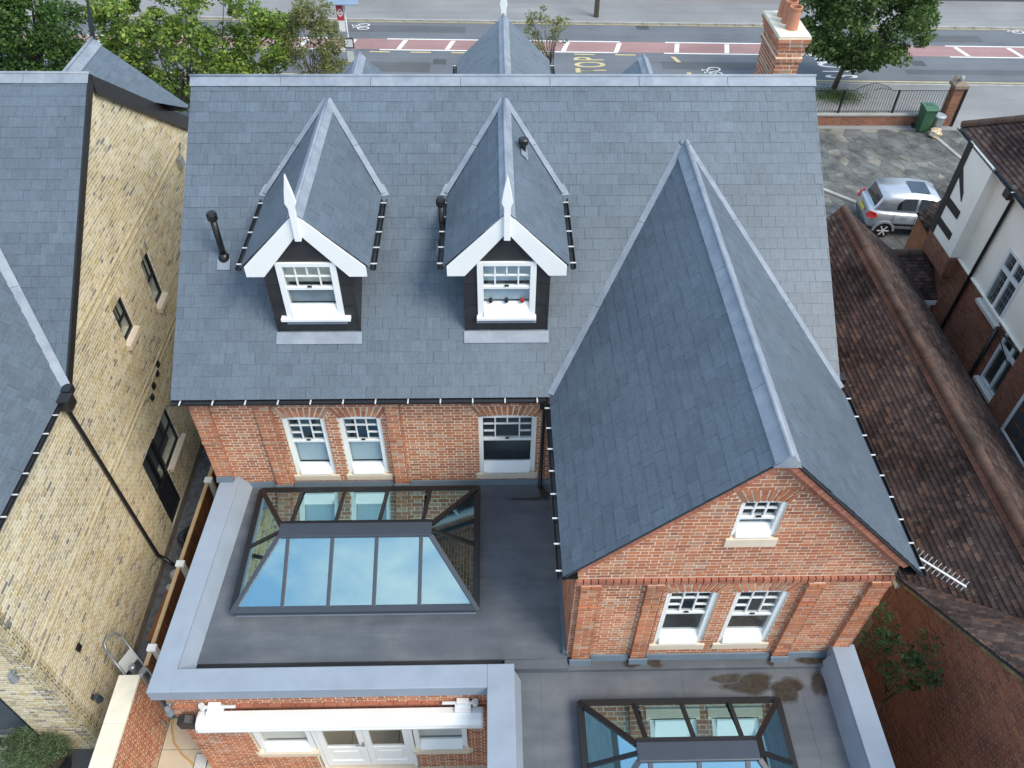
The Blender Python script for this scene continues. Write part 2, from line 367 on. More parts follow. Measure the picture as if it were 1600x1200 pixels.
# windows facing -y ----------------------------------------------
def sash(parent, x0, x1, zb, zt, y, upper, rail, sill=None, arch=.05, bottom=.2, fr=.085, low=ROOML, up=ROOMD, open_=0, name='sash_window', mat=WHITE, depth=.4, single=False, ub=None):
    """upper: list of rows of (a,b,c,d) panes as fractions of the upper sash"""
    f = MB(); y1 = y+.10
    f.box(x0, x0+fr, y, y1, zb, zt); f.box(x1-fr, x1, y, y1, zb, zt)
    n = 6; top = [(x0+fr+(x1-x0-2*fr)*i/n, y, zt+arch*(1-(2*i/n-1)**2)) for i in range(n+1)]
    f.prism([(x1-fr, y, zt-fr*.75), (x0+fr, y, zt-fr*.75)]+top, (0, .10, 0))
    f.prism([(x0+fr, y-.05, zb), (x0+fr, y-.05, zb+.03), (x0+fr, y+.06, zb+bottom), (x0+fr, y+.10, zb+bottom), (x0+fr, y+.10, zb)], (x1-x0-2*fr, 0, 0))
    f.box(x0+fr, x1-fr, y+.015, y+.085, rail-.035, rail+.025)
    w = f.build(name, mat, parent, bevel=.006)
    a0, a1, b0, b1 = x0+fr, x1-fr, rail+.025, zt-fr*.75
    bar = .024
    if not single:
        for k, (a, b, c, d) in enumerate(upper):
            X0, X1, Z0, Z1 = a0+(a1-a0)*a, a0+(a1-a0)*b, b0+(b1-b0)*c, b0+(b1-b0)*d
            h = bar/2
            MB().box(X0+(h if a > 0 else 0), X1-(h if b < 1 else 0), y+.046, y+.052, Z0+(h if c > 0 else 0), Z1-(h if d < 1 else 0)).build('pane', GLASS, w)
        g = MB(); segs = set()
        for (a, b, c, d) in upper:
            if b < 1: segs.add(('v', round(b, 3), round(c, 3), round(d, 3)))
            if d < 1: segs.add(('h', round(d, 3), round(a, 3), round(b, 3)))
        for s in sorted(segs):
            q = MB()
            if s[0] == 'v': x = a0+(a1-a0)*s[1]; q.box(x-bar/2, x+bar/2, y+.03, y+.066, b0+(b1-b0)*s[2], b0+(b1-b0)*s[3])
            else: z = b0+(b1-b0)*s[1]; q.box(a0+(a1-a0)*s[2]+bar/2, a0+(a1-a0)*s[3]-bar/2, y+.031, y+.065, z-bar/2, z+bar/2)
            q.build('glazing_bar', mat, w)
        MB().box((x0+x1)/2-.035, (x0+x1)/2+.035, y+.0, y+.02, rail+.03, rail+.055).build('sash_catch', BLACK, w)
    MB().box(a0, a1, y+.066, y+.072, zb+bottom, rail-.035).build('pane', GLASS, w)
    # room behind
    r = MB(); yb = y+depth
    r.add([(a0, yb, zb), (a1, yb, zb), (a1, yb, zt), (a0, yb, zt), (a0, y1, zb), (a1, y1, zb), (a1, y1, zt), (a0, y1, zt)],
          [(0,1,2,3), (0,3,7,4), (1,5,6,2), (3,2,6,7), (0,4,5,1)])
    r.build('room_lining', up, w)
    if low is not None: MB().box(a0, a1, y+.13, y+.14, zb+bottom, rail-.04).build('blind_or_tone_sheet', low, w)
    if ub is not None: MB().box(a0, a1, y+.16, y+.17, rail+.03, zt-.04).build('blind_or_tone_sheet', ub, w)
    if sill:
        so_, sx, sh, sm = sill
        MB().prism([(x0-sx, y-so_, zb-sh), (x0-sx, y-so_, zb-.02), (x0-sx, y+.08, zb), (x0-sx, y+.08, zb-sh)], (x1-x0+2*sx, 0, 0)).build('sill', sm, w, bevel=.006)
    return w
def arch_bricks(parent, x0, x1, zt, y, h=.30, rise=.05, splay=.16):
    mb = MB(); n = max(8, int((x1-x0)/.082)); cx = (x0+x1)/2; hw = (x1-x0)/2
    for i in range(n):
        t0, t1 = -1+2*(i+.15)/n, -1+2*(i+.85)/n
        pb = lambda t: np.array((cx+hw*t, y-.014-.003*(i % 3), zt+rise*(1-t*t))); pt = lambda t: np.array((cx+(hw+splay)*t, y-.014-.003*(i % 3), zt+h))
        if i % 2: mid0, mid1 = pb(t0)*.45+pt(t0)*.55, pb(t1)*.45+pt(t1)*.55; e = np.array((0, 0, .010)); sets = [(pb(t0), pb(t1), mid1-e, mid0-e), (mid0+e, mid1+e, pt(t1), pt(t0))]
        else: sets = [(pb(t0), pb(t1), pt(t1), pt(t0))]
        for q in sets: mb.prism(q, (0, .02, 0))
    o = mb.build('window_arch', RED, parent); o['kind'] = 'stuff'
P6 = [(0, .333, .66, 1), (.333, .667, .66, 1), (.667, 1, .66, 1), (0, .333, .33, .66), (0, .333, 0, .33), (.333, .667, 0, .66), (.667, 1, .33, .66), (.667, 1, 0, .33)]
PD = [(0, .25, .5, 1), (.25, .5, .5, 1), (.5, .75, .5, 1), (.75, 1, .5, 1), (0, .25, 0, .5), (.25, .75, 0, .5), (.75, 1, 0, .5)]
PW = [(0, .25, .66, 1), (.25, .5, .66, 1), (.5, .75, .66, 1), (.75, 1, .66, 1), (0, .25, .33, .66), (0, .25, 0, .33), (.25, .75, 0, .66), (.75, 1, .33, .66), (.75, 1, 0, .33)]
PG = [(0, .333, .5, 1), (.333, .667, .5, 1), (.667, 1, .5, 1), (0, .333, 0, .5), (.333, .667, 0, .5), (.667, 1, 0, .5)]
def wall_cut(name, o, u, n, umax, z0, z1, lim, holes, th, mat, parent):
    o, u, n = (np.array(q, float) for q in (o, u, n)); zs = sorted(set([z0, z1]+[min(max(q, z0), z1) for h in holes for q in h[2:4]]+([min(z1, 2.4)] if lim else [])+([z0+(z1-z0)*i/24 for i in range(25)] if lim else [])))
    m = MB()
    for a, b in zip(zs[:-1], zs[1:]):
        if b-a < 1e-4: continue
        zm = (a+b)/2; hs = [(h[0], h[1]) for h in holes if h[2] < zm < h[3]]
        A, B = (0, umax), (0, umax)
        if lim: A, B = lim(a+1e-4), lim(b-1e-4)
        if A[1] <= A[0]: continue
        if B[1] < B[0]: B = ((A[0]+A[1])/2,)*2
        lo, hi = cut(A, hs), cut(B, hs)
        if len(lo) != len(hi): hi = lo
        for (p, q), (r, t) in zip(lo, hi):
            P = [o+u*p, o+u*q, o+u*t, o+u*r]
            for v, z in zip(P, (a, a, b, b)): v[2] = z
            m.prism(P, -n*th)
    return m.build(name, mat, parent)
# ================================================================ THE RED BRICK HOUSE
XL, XR, YE, ZE, YR, ZR = -.12, 11.15, -.273, 2.722, 4.567, 5.998
TAN = (ZR-ZE)/(YR-YE); SL = math.hypot(YR-YE, ZR-ZE); SV = np.array((0, (YR-YE)/SL, (ZR-ZE)/SL)); NV = np.array((0, -SV[2], SV[1]))
roofy = lambda z: YE+(z-ZE)/TAN
roofz = lambda y: ZE+(y-YE)*TAN
XG, ZG, XWL, XWR, YG, YW = 8.71, 5.286, 6.22, 11.19, -3.73, -3.555
H = thing('brick_house', (5.5, 4.5, G), 'large red brick house with blue slate roof, two white dormers and a projecting rear gable', 'house')
BK = Pieces(); ST = Pieces()
# walls (mortar faces the bricks sit on)
def wall(name, pts, d, mat=REDM, parent=H): return MB().prism(pts, d).build(name, mat, parent)
wall('side_wall', [(0, .3, G), (0, 9.1, G), (0, 9.1, ZE), (0, 4.567, ZR-.1), (0, .3, ZE)], (.28, 0, 0))
wall('side_wall', [(11.03, 0, G), (11.03, 9.1, G), (11.03, 9.1, ZE), (11.03, 4.567, ZR-.1), (11.03, 0, ZE)], (-.28, 0, 0))
wall('front_wall', [(.28, 9.1, G), (10.75, 9.1, G), (10.75, 9.1, ZE), (.28, 9.1, ZE)], (0, -.28, 0))
wall('wing_wall', [(6.42, YW+.3, -.3), (6.42, 0, -.3), (6.42, 0, ZE-.05), (6.42, YW+.3, ZE-.05)], (.28, 0, 0))
wall('wing_wall', [(11.02, YW+.3, G), (11.02, -.01, G), (11.02, -.01, ZE-.05), (11.02, YW+.3, ZE-.05)], (-.28, 0, 0))
gz = lambda x: ZG-.06-abs(x-XG)*(ZG-2.715)/(XG-XWL)
MW = [(1.496, 2.247), (2.488, 3.247), (4.974, 6.024)]; WZB, WZT = .30, 1.89
GW = [(7.795, 8.575), (8.825, 9.621)]; GZB, GZT = .33, 1.92
UW = (8.42, 9.03, 3.36, 4.15)
hol = lambda ws, zb, zt, x0: [(a-x0, b-x0, zb-.17, zt+.052) for a, b in ws]
wall_cut('rear_wall', (0, 0, 0), (1, 0, 0), (0, -1, 0), 6.4, -.3, ZE-.02, None, hol(MW, WZB, WZT, 0), .3, REDM, H)
wall_cut('gable_wall', (6.42, YW, 0), (1, 0, 0), (0, -1, 0), 4.6, -.4, gz(XG)-.01, lambda z: (max(0, XG-6.42-(gz(XG)-z)*.968), min(4.6, XG-6.42+(gz(XG)-z)*.968)), hol(GW, GZB, GZT, 6.42)+[(UW[0]-6.42, UW[1]-6.42, UW[2]-.18, UW[3]+.036)], .28, REDM, H)
def blocks(ws, zb, zt, x0): return [(a-x0, b-x0, zb-.18, zt+.05) for a, b in ws]+[(a-x0-.06, b-x0+.06, zb-.18, zb) for a, b in ws]+[(a-x0-.02-.04*k, b-x0+.02+.04*k, zt-.01+.072*k, zt+.062+.072*k) for a, b in ws for k in range(4)]
PIL = [(.0, .32), (1.10, 1.37), (3.36, 3.60)]
pb = [(a, b, -1, 3) for a, b in PIL]
brick_wall(BK, (0, 0, 0), (1, 0, 0), (0, -1, 0), 6.42, .08, ZE-.06, None, blocks(MW, WZB, WZT, 0)+pb)
GP = [(6.50, 6.78), (7.46, 7.70), (9.80, 10.03), (10.72, 10.98)]
gb = blocks(GW, GZB, GZT, 6.42)+[(UW[0]-6.42, UW[1]-6.42, UW[2]-.2, UW[3]+.05), (UW[0]-6.48, UW[1]-6.36, UW[2]-.2, UW[2]), *[(UW[0]-6.44-.04*k, UW[1]-6.40+.04*k, UW[3]-.01+.066*k, UW[3]+.056+.066*k) for k in range(4)]]
gb += [(a-6.42, b-6.42, -1, 2.25) for a, b in GP]+[(-.2, 5, 2.245, 2.36)]
glim = lambda z: (max(0, XG-6.42-(gz(XG)-.06-z)*.968+.14), min(4.60, XG-6.42+(gz(XG)-.06-z)*.968-.14)) if z > 2.45 else (0, 4.60)
brick_wall(BK, (6.42, YW, 0), (1, 0, 0), (0, -1, 0), 4.6, -.02, 5.1, glim, gb)
brick_wall(BK, (6.42, 0, 0), (0, -1, 0), (-1, 0, 0), 3.55, .08, ZE-.1)
brick_wall(BK, (11.03, 0, 0), (0, 1, 0), (1, 0, 0), 9, -1, ZE-.1)
def pilaster(x0, x1, y, z0, z1, d=.065, steps=()):
    o = MB().box(x0, x1, y-d+.003, y+.01, z0, z1).build('pilaster', REDM, H)
    brick_wall(BK, (x0, y-d, 0), (1, 0, 0), (0, -1, 0), x1-x0, z0+.01, z1, bond='stretch')
    m = Pieces(); m.mb = BK.mb
    brick_wall(BK, (x0, y, 0), (0, -1, 0), (-1, 0, 0), d+.012, z0+.01, z1, bond='header')
    brick_wall(BK, (x1, y-d-.012, 0), (0, 1, 0), (1, 0, 0), d+.012, z0+.01, z1, bond='header')
    for z, e in steps:
        xm = (x0+x1)/2; MB().box(x0-.015, xm-.006, y-d-e, y+.005, z, z+.06).box(xm+.006, x1+.015, y-d-e, y+.005, z, z+.06).build('pilaster_band', RED, H)
for a, b in PIL: pilaster(a, b, 0, .0, ZE-.06, steps=((1.30, .02),))
for a, b in GP: pilaster(a, b, YW, -.12, 2.247, steps=((1.62, .025), (2.185, .03)))
# string course of rounded bricks under the gable
sc = MB(); x = 6.42
while x < 11.0:
    sc.box(x, min(x+.090, 11.02), YW-.055+random.uniform(-.004, .004), YW+.01, 2.25, 2.355); x += .108
o = sc.build('string_course', REDD, H); o['kind'] = 'stuff'
# raking brick courses along the verge
vb = MB()
for sx in (-1, 1):
    d = np.array((-sx*(XG-XWL), 0, ZG-2.715)); Ln = np.linalg.norm(d); d /= Ln; nn = np.array((sx*d[2], 0, abs(d[0])))
    base = np.array((XG+sx*2.36, YW, ZG-.04-2.36*(ZG-2.715)/(XG-XWL)))
    for row, (off, dep) in enumerate(((-.115, .15), (-.205, .07))):
        t = .0 if row else .06
        while t < 3.27:
            w = .10 if row == 0 else .16
            vb.obox(base+d*t+nn*off+np.array((0, -dep+random.uniform(-.003, .003), 0)), d*(w-.009), nn*.078, np.array((0, dep+.02, 0))); t += w
o = vb.build('verge_bricks', REDD, H); o['kind'] = 'stuff'
for a, b in MW: arch_bricks(H, a, b, WZT+.004, 0, h=.27)
for a, b in GW: arch_bricks(H, a, b, GZT+.004, YW, h=.27)
arch_bricks(H, UW[0], UW[1], UW[3]+.004, YW, h=.25, rise=.035)
# windows
sill = (.05, .06, .17, STONE)
for i, (a, b) in enumerate(MW):
    sash(H, a, b, WZB, WZT, .03, P6 if i < 2 else PW, 1.22, sill, low=ROOML if i < 2 else None, bottom=.24)
for i, (a, b) in enumerate(GW): sash(H, a, b, GZB, GZT, YW+.03, P6, 1.24 if i == 0 else 1.16, sill, low=None, bottom=.30)
sash(H, UW[0], UW[1], UW[2], UW[3], YW+.03, PG, 3.74, (.06, .05, .20, STONE), low=ROOML, bottom=.20, fr=.07, arch=.035)
# ---- main roof
rd = MB()
quad(rd, (XL, YE, ZE-.012), (XR, YE, ZE-.012), (XR, YR, ZR-.012), (XL, YR, ZR-.012), .1)
quad(rd, (XR, 2*YR-YE, ZE-.012), (XL, 2*YR-YE, ZE-.012), (XL, YR, ZR-.012), (XR, YR, ZR-.012), .1)
rd.build('roof_deck', DECK, H)
SP = slate_proto(.2472, .2, .008)
WS = np.array((XG-XWL, 0, ZG-2.715)); WL = np.linalg.norm(WS); WS /= WL
DX = (2.315, 5.482); DY, DZE, DZR, DH, DYF = .665, 4.765, 5.741, .98, .61     # dormers: wall y, eave z, ridge z, half width, verge y
yv0, yv1 = roofy(DZE), roofy(DZR)
def mlim(s):
    y = YE+SV[1]*s; z = ZE+SV[2]*s; bl = []
    if z < ZG: t = (z-2.715)/(ZG-2.715); bl.append((XWL+(XG-XWL)*t+.0, XWR-(XWR-XG)*t))
    for c in DX:
        if DY < y < yv0: bl.append((c-.70, c+.70))
        elif yv0 <= y < yv1: h = DH*(yv1-y)/(yv1-yv0); bl.append((c-h, c+h))
    return [(a-XL, b-XL) for a, b in cut((XL, XR), bl)]
slates(ST, 'm', SP, (XL, YE-.03, ZE-.02), (1, 0, 0), SV, XR-XL, SL+.03, mlim, .2, .25)
frontS = np.array((0, -SV[1], SV[2]))
slates(ST, 'm', SP, (XR, 2*YR-YE, ZE), (-1, 0, 0), frontS, XR-XL, SL, lambda s: [(0, XR-XL)], .2, .25)
# ---- rear wing roof
wd = MB()
quad(wd, (XWL, YG, 2.703), (XG, YG, ZG-.012), (XG, roofy(ZG), ZG-.012), (XWL, YE, 2.703), .03)
quad(wd, (XWR, YG, 2.703), (XG, YG, ZG-.012), (XG, roofy(ZG), ZG-.012), (XWR, YE, 2.703), -.03)
wd.build('roof_deck', DECK, H)
YA = 4.0
slates(ST, 'm', SP, (XWL-.02, YA, 2.695), (0, -1, 0), WS, YA-YG, WL+.02, lambda s: [(YA-roofy(2.715+WS[2]*s), YA-YG)], .2, .25)
WSr = np.array((-(XWR-XG), 0, ZG-2.715)); WSr /= np.linalg.norm(WSr)
slates(ST, 'm', SP, (XWR+.02, YG, 2.695), (0, 1, 0), WSr, YA-YG, WL+.02, lambda s: [(0, roofy(2.715+WSr[2]*s)-YG)], .2, .25)
# ---- lead work
def lead_strip(parent, a, b, n, w, name='lead_flashing', lift=.02, side=.5, segs=1, th=.012):
    a, b, n = (np.array(q, float) for q in (a, b, n)); n /= np.linalg.norm(n); d = b-a; x = np.cross(d/np.linalg.norm(d), n)
    for i in range(segs):
        m = MB(); p, q = a+d*i/segs, a+d*((i+1)/segs)-d/np.linalg.norm(d)*(.006 if i < segs-1 else 0)
        strip(m, p+n*(lift+.0015*(i % 2)), q+n*(lift+.0015*(i % 2)), x*w, n, th, side); m.build(name, LEAD, parent, bevel=.004)
def roll(parent, a, b, r=.035, mat=LEAD, name='lead_roll', segs=4):
    a, b = np.array(a, float), np.array(b, float); p = [a+(b-a)*i/segs+np.array((0, 0, random.uniform(-.004, .004))) for i in range(segs+1)]
    MB().tube(p, r, 10).build(name, mat, parent, smooth=True)
lead_strip(H, (XL-.02, YR, ZR), (XR+.02, YR, ZR), NV, .19, 'ridge_flashing', .016, 0, 7)
lead_strip(H, (XL-.02, YR, ZR), (XR+.02, YR, ZR), (0, SV[2], SV[1]), .19, 'ridge_flashing', .016, 1.0, 7)
roll(H, (XL-.03, YR, ZR+.025), (XR+.03, YR, ZR+.025), .03)
lead_strip(H, (XG, YG-.02, ZG), (XG, roofy(ZG), ZG), (-WS[2], 0, WS[0]), .20, 'ridge_flashing', .016, 1.0, 6)
lead_strip(H, (XG, YG-.02, ZG), (XG, roofy(ZG), ZG), (WS[2], 0, WS[0]), .17, 'ridge_flashing', .016, 0, 6)
roll(H, (XG, YG-.03, ZG+.03), (XG, roofy(ZG), ZG+.03), .036)
MB().prism([(XG-.17, YG-.03, ZG-.18), (XG+.17, YG-.03, ZG-.18), (XG+.03, YG-.03, ZG+.03), (XG-.03, YG-.03, ZG+.03)], (0, .03, 0)).build('ridge_end_cap', LEAD, H)
apx = (XG, roofy(ZG), ZG)
lead_strip(H, (XWL, YE, 2.72), apx, np.array((-WS[2], 0, WS[0]))+NV, .12, 'valley_flashing', .03, .5, 3)
lead_strip(H, (XWR-.05, YE+.05, 2.77), apx, np.array((WS[2], 0, WS[0]))+NV, .12, 'valley_flashing', .03, .5, 3)
MB().lathe((XG, roofy(ZG)-.02, ZG-.02), [(.10, 0), (.085, .05), (.03, .075)], 12).build('lead_saddle', LEAD, H, smooth=True)
# ---- gutters and pipes
gutter(H, (XL-.02, YE-.065, ZE-.05), (XWL-.08, YE-.065, ZE-.05), (0, -1, 0), .55)
gutter(H, (XWL-.055, YE-.1, 2.66), (XWL-.055, YG, 2.66), (-1, 0, 0), .42)
gutter(H, (XWR+.06, YE+.05, 2.66), (XWR+.06, YG-.02, 2.66), (1, 0, 0), .42)
MB().box(XL, XWL-.1, YE-.012, YE+.22, ZE-.13, ZE-.105).box(XL, XWL-.1, YE-.012, YE+.012, ZE-.15, ZE-.03).build('fascia', BLACK, H)
MB().box(XWL-.0, XWL+.2, YG+.03, YE, 2.58, 2.60).box(XWL, XWL+.02, YG+.03, YE, 2.55, 2.66).build('fascia', BLACK, H)
MB().box(XWR-.2, XWR, YG+.03, YE, 2.58, 2.60).box(XWR-.02, XWR, YG+.03, YE, 2.55, 2.66).build('fascia', BLACK, H)
MB().box(6.03, 6.17, -.33, -.2, 2.42, 2.64).build('rain_hopper', BLACK, H, bevel=.01)
MB().tube([(6.14, -.22, 2.5), (6.14, -.08, 2.3), (6.14, -.08, .12), (6.12, -.2, .04)], .035, 10).build('downpipe', BLACK, H, smooth=True)
MB().box(11.18, 11.34, .02, .2, 2.56, 2.74).build('rain_hopper', BLACK, H, bevel=.02)
ROOMD2 = plain('grey_interior', (.22, .25, .27), .8, var=.4, scale=3)  # grey of the dim interior, painted on the sheet behind the left lower sash
# ---- dormers
def dormer(c, low, opened):
    D = wall_cut('dormer', (c-.7, DY, 0), (1, 0, 0), (0, -1, 0), 1.4, 3.2, 5.64, lambda z: (0, 1.4) if z < 4.93 else (.7-.7*(5.66-z)/.73, .7+.7*(5.66-z)/.73), [(.225, 1.175, 3.70, 4.80)], .05, MATT, H)
    for sx in (-1, 1):
        X = c+sx*.70
        MB().prism([(X, DY+.05, roofz(DY)-.05), (X, roofy(4.95), 4.93), (X, DY+.05, 4.93)], (-sx*.04, 0, 0)).build('cheek', MATT, D)
        MB().box(c+sx*.685-.018, c+sx*.685+.018, DY-.006, DY+.03, 3.36, 4.75).build('corner_trim', MATT, D)
    for z in (3.9, 4.35): MB().box(c-.7, c-.49, DY-.004, DY+.01, z, z+.006).box(c+.49, c+.7, DY-.004, DY+.01, z, z+.006).build('cladding_joint', BLACK, D)
    # roof
    ds = np.array((DH, 0, DZR-DZE)); dl = np.linalg.norm(ds); ds /= dl
    dm = MB()
    quad(dm, (c-DH, DYF, DZE-.012), (c, DYF, DZR-.012), (c, yv1, DZR-.012), (c-DH, yv0, DZE-.012), .05)
    quad(dm, (c+DH, DYF, DZE-.012), (c, DYF, DZR-.012), (c, yv1, DZR-.012), (c+DH, yv0, DZE-.012), -.05)
    dm.build('roof_deck', DECK, D)
    Q = Pieces(); Q.mb = ST.mb
    Y0 = 4.3
    T = Pieces()
    slates(T, 'm', SP, (c-DH-.02, Y0, DZE-.02), (0, -1, 0), ds, Y0-DYF, dl, lambda s: [(Y0-roofy(DZE+ds[2]*s), Y0-DYF)], .2, .25)
    dr = np.array((-ds[0], 0, ds[2]))
    slates(T, 'm', SP, (c+DH+.02, DYF, DZE-.02), (0, 1, 0), dr, Y0-DYF, dl, lambda s: [(0, roofy(DZE+dr[2]*s)-DYF)], .2, .25)
    T.finish('slate', {'m': SP}, SLATE, D, 0, 'slates')
    lead_strip(D, (c, DYF-.02, DZR), (c, yv1, DZR), (-ds[2], 0, ds[0]), .13, 'ridge_flashing', .016, 1.0, 4)
    lead_strip(D, (c, DYF-.02, DZR), (c, yv1, DZR), (ds[2], 0, ds[0]), .15, 'ridge_flashing', .016, 0, 4)
    roll(D, (c, DYF-.03, DZR+.03), (c, yv1, DZR+.03), .028)
    for sx in (-1, 1):
        nn = np.array((sx*ds[2], 0, ds[0]))+NV
        lead_strip(D, (c+sx*(DH+.05), yv0-.03, DZE-.03), (c, yv1+.02, DZR), nn, .115, 'valley_flashing', .035, .5, 2)
        m = np.array((sx*.7, 0, 0)); MB().prism([(c+sx*(DH-.1), yv0-.1, DZE-.055), (c+sx*(DH+.16), yv0-.05, DZE-.05), (c+sx*(DH+.06), yv0+.12, DZE+.07), (c+sx*(DH-.1), yv0+.1, DZE+.05)], (0, -.01, .02)).build('lead_saddle', LEAD, D)
        gutter(D, (c+sx*(DH+.075), yv0-.12, DZE-.06), (c+sx*(DH+.075), DYF+.02, DZE-.06), (sx, 0, 0), .48, .05)
        b0 = DYF-.015
        MB().prism([(c+sx*(DH-.03), b0, DZE-.005), (c+sx*(DH-.03), b0, DZE-.20), (c+sx*(DH-.31), b0, DZE-.20), (c+sx*.005, b0, DZR-.36), (c+sx*.005, b0, DZR-.005)], (0, .045, 0)).build('barge_board', WHITE, D, bevel=.006)
        MB().prism([(c+sx*(DH-.06), DYF+.03, DZE-.19), (c+sx*.70, DYF+.03, DZE-.19), (c+sx*.70, DYF+.03, DZE+.02), (c+sx*(DH-.06), DYF+.03, DZE-.05)], (0, yv0-DYF-.6, 0)).build('soffit', MATT, D)
    fy = DYF-.05
    MB().prism([(c-.05, fy-.02, 5.28), (c+.05, fy-.02, 5.28), (c+.05, fy-.02, 5.86), (c+.085, fy-.02, 5.95), (c+.06, fy-.02, 6.12), (c+.0, fy-.02, 6.42), (c-.06, fy-.02, 6.12), (c-.085, fy-.02, 5.95), (c-.05, fy-.02, 5.86)], (0, .07, 0)).build('finial', WHITE, D, bevel=.008)
    # window with its white sill
    w = sash(D, c-.475, c+.475, 3.70, 4.81, DY-.04, PD, 4.30, None, arch=.0, bottom=.24 if not opened else .26, low=low, up=plain('lightened_room', (.55, .56, .52), .9), fr=.10, depth=.6, ub=UCREAM if c < 4 else ROOML)  # room colour lightened for the cream reflected in the upper panes
    e = .10 if not opened else .02
    MB().box(c-.475-e, c+.475+e, DY-.10, DY+.02, 3.65, 3.71).build('sill', WHITE, w, bevel=.006)
    MB().prism([(c-.5, DY-.03, 3.64), (c+.5, DY-.03, 3.64), (c+.5, DY-.03, 3.54), (c-.5, DY-.03, 3.54)], (0, .025, 0)).build('sill_flashing', LEAD, D)
    lead_strip(D, (c-.72, DY-.07, roofz(DY-.07)), (c+.72, DY-.07, roofz(DY-.07)), NV, .21, 'apron_flashing', .016, .30, 1)
    return D
UCREAM = plain('cream_reflection', (.70, .66, .56), .9, var=.15, scale=4)  # cream of a reflection, painted on a sheet behind the left dormer's upper panes
dormer(DX[0], ROOMD2, False); d2 = dormer(DX[1], ROOML, True)
# ---- vent pipes, roof vents
def vent_pipe(x, y, h, r=.05):
    z = roofz(y); o = MB().tube([(x, y, z-.05), (x, y, z+h)], r, 14).build('vent_pipe', BLACK, H, smooth=True)
    MB().lathe((x, y, z+h-.02), [(r*1.5, 0), (r*1.6, .02), (r*1.6, .10), (r*1.3, .135), (r*.5, .15)], 14).build('cap', BLACK, o)
    MB().lathe((x, y, z-.06), [(.10, 0), (.10, .09), (.06, .16)], 14).build('collar', BLACK, o, smooth=True)
    lead_strip(H, (x-.11, y-.08, roofz(y-.08)), (x+.11, y-.08, roofz(y-.08)), NV, .26, 'lead_flashing', .016, .5)
vent_pipe(.64, 1.75, .80, .055); vent_pipe(4.40, 1.95, .80)
def cowl(x, z0):
    y = 2.95; c = DX[1]; z = DZR-(x-c)*(DZR-DZE)/DH
    o = MB().tube([(x, y, z-.03), (x, y, z+.20)], .045, 12).build('flue_terminal', BLACK, H, smooth=True)
    MB().lathe((x, y, z+.15), [(.085, 0), (.09, .02), (.09, .08), (.07, .10)], 14).build('cap', BLACK, o)
    n = np.array((DZR-DZE, 0, DH)); lead_strip(H, (x, y-.22, z), (x, y+.12, z), n, .16, 'lead_flashing', .02)
cowl(5.80, 0)
# ---- chimney
ch = MB().box(10.62, 11.06, 5.22, 6.30, 4.9, 6.28).build('chimney', REDM, H)
CB = Pieces()
for z0, z1, e, bond in ((4.95, 6.0, 0, 'flemish'), (6.0, 6.08, .03, 'header'), (6.08, 6.23, 0, 'flemish'), (6.22, 6.30, .03, 'stretch'), (6.30, 6.38, .055, 'stretch'), (6.38, 6.47, .08, 'stretch')):
    if e: MB().box(10.62-e, 11.06+e, 5.22-e, 6.30+e, z0-.002, z1+.003).build('corbel', REDM, ch)
    brick_wall(CB, (10.62-e, 5.22-e, 0), (1, 0, 0), (0, -1, 0), .44+2*e, z0+.005, z1+.002, bond=bond)
    brick_wall(CB, (10.62-e, 6.30+e, 0), (0, -1, 0), (-1, 0, 0), 1.08+2*e, z0+.005, z1+.002, bond=bond)
    brick_wall(CB, (11.06+e, 5.22-e, 0), (0, 1, 0), (1, 0, 0), 1.08+2*e, z0+.005, z1+.002, bond=bond)
CB.finish('brick', BR, RED, ch, 0, 'brickwork')
MB().box(10.545, 11.135, 5.145, 6.375, 6.475, 6.50).build('flaunching', COPE, ch, bevel=.01)
for y in (5.50, 5.80, 6.10):
    p = MB(); z = 6.49
    p.lathe((10.85, y, z), [(.115, 0), (.105, .30), (.10, .36), (.118, .37), (.118, .41), (.092, .41), (.085, .12)], 18)
    p.build('chimney_pot', TERRA, ch, smooth=False)
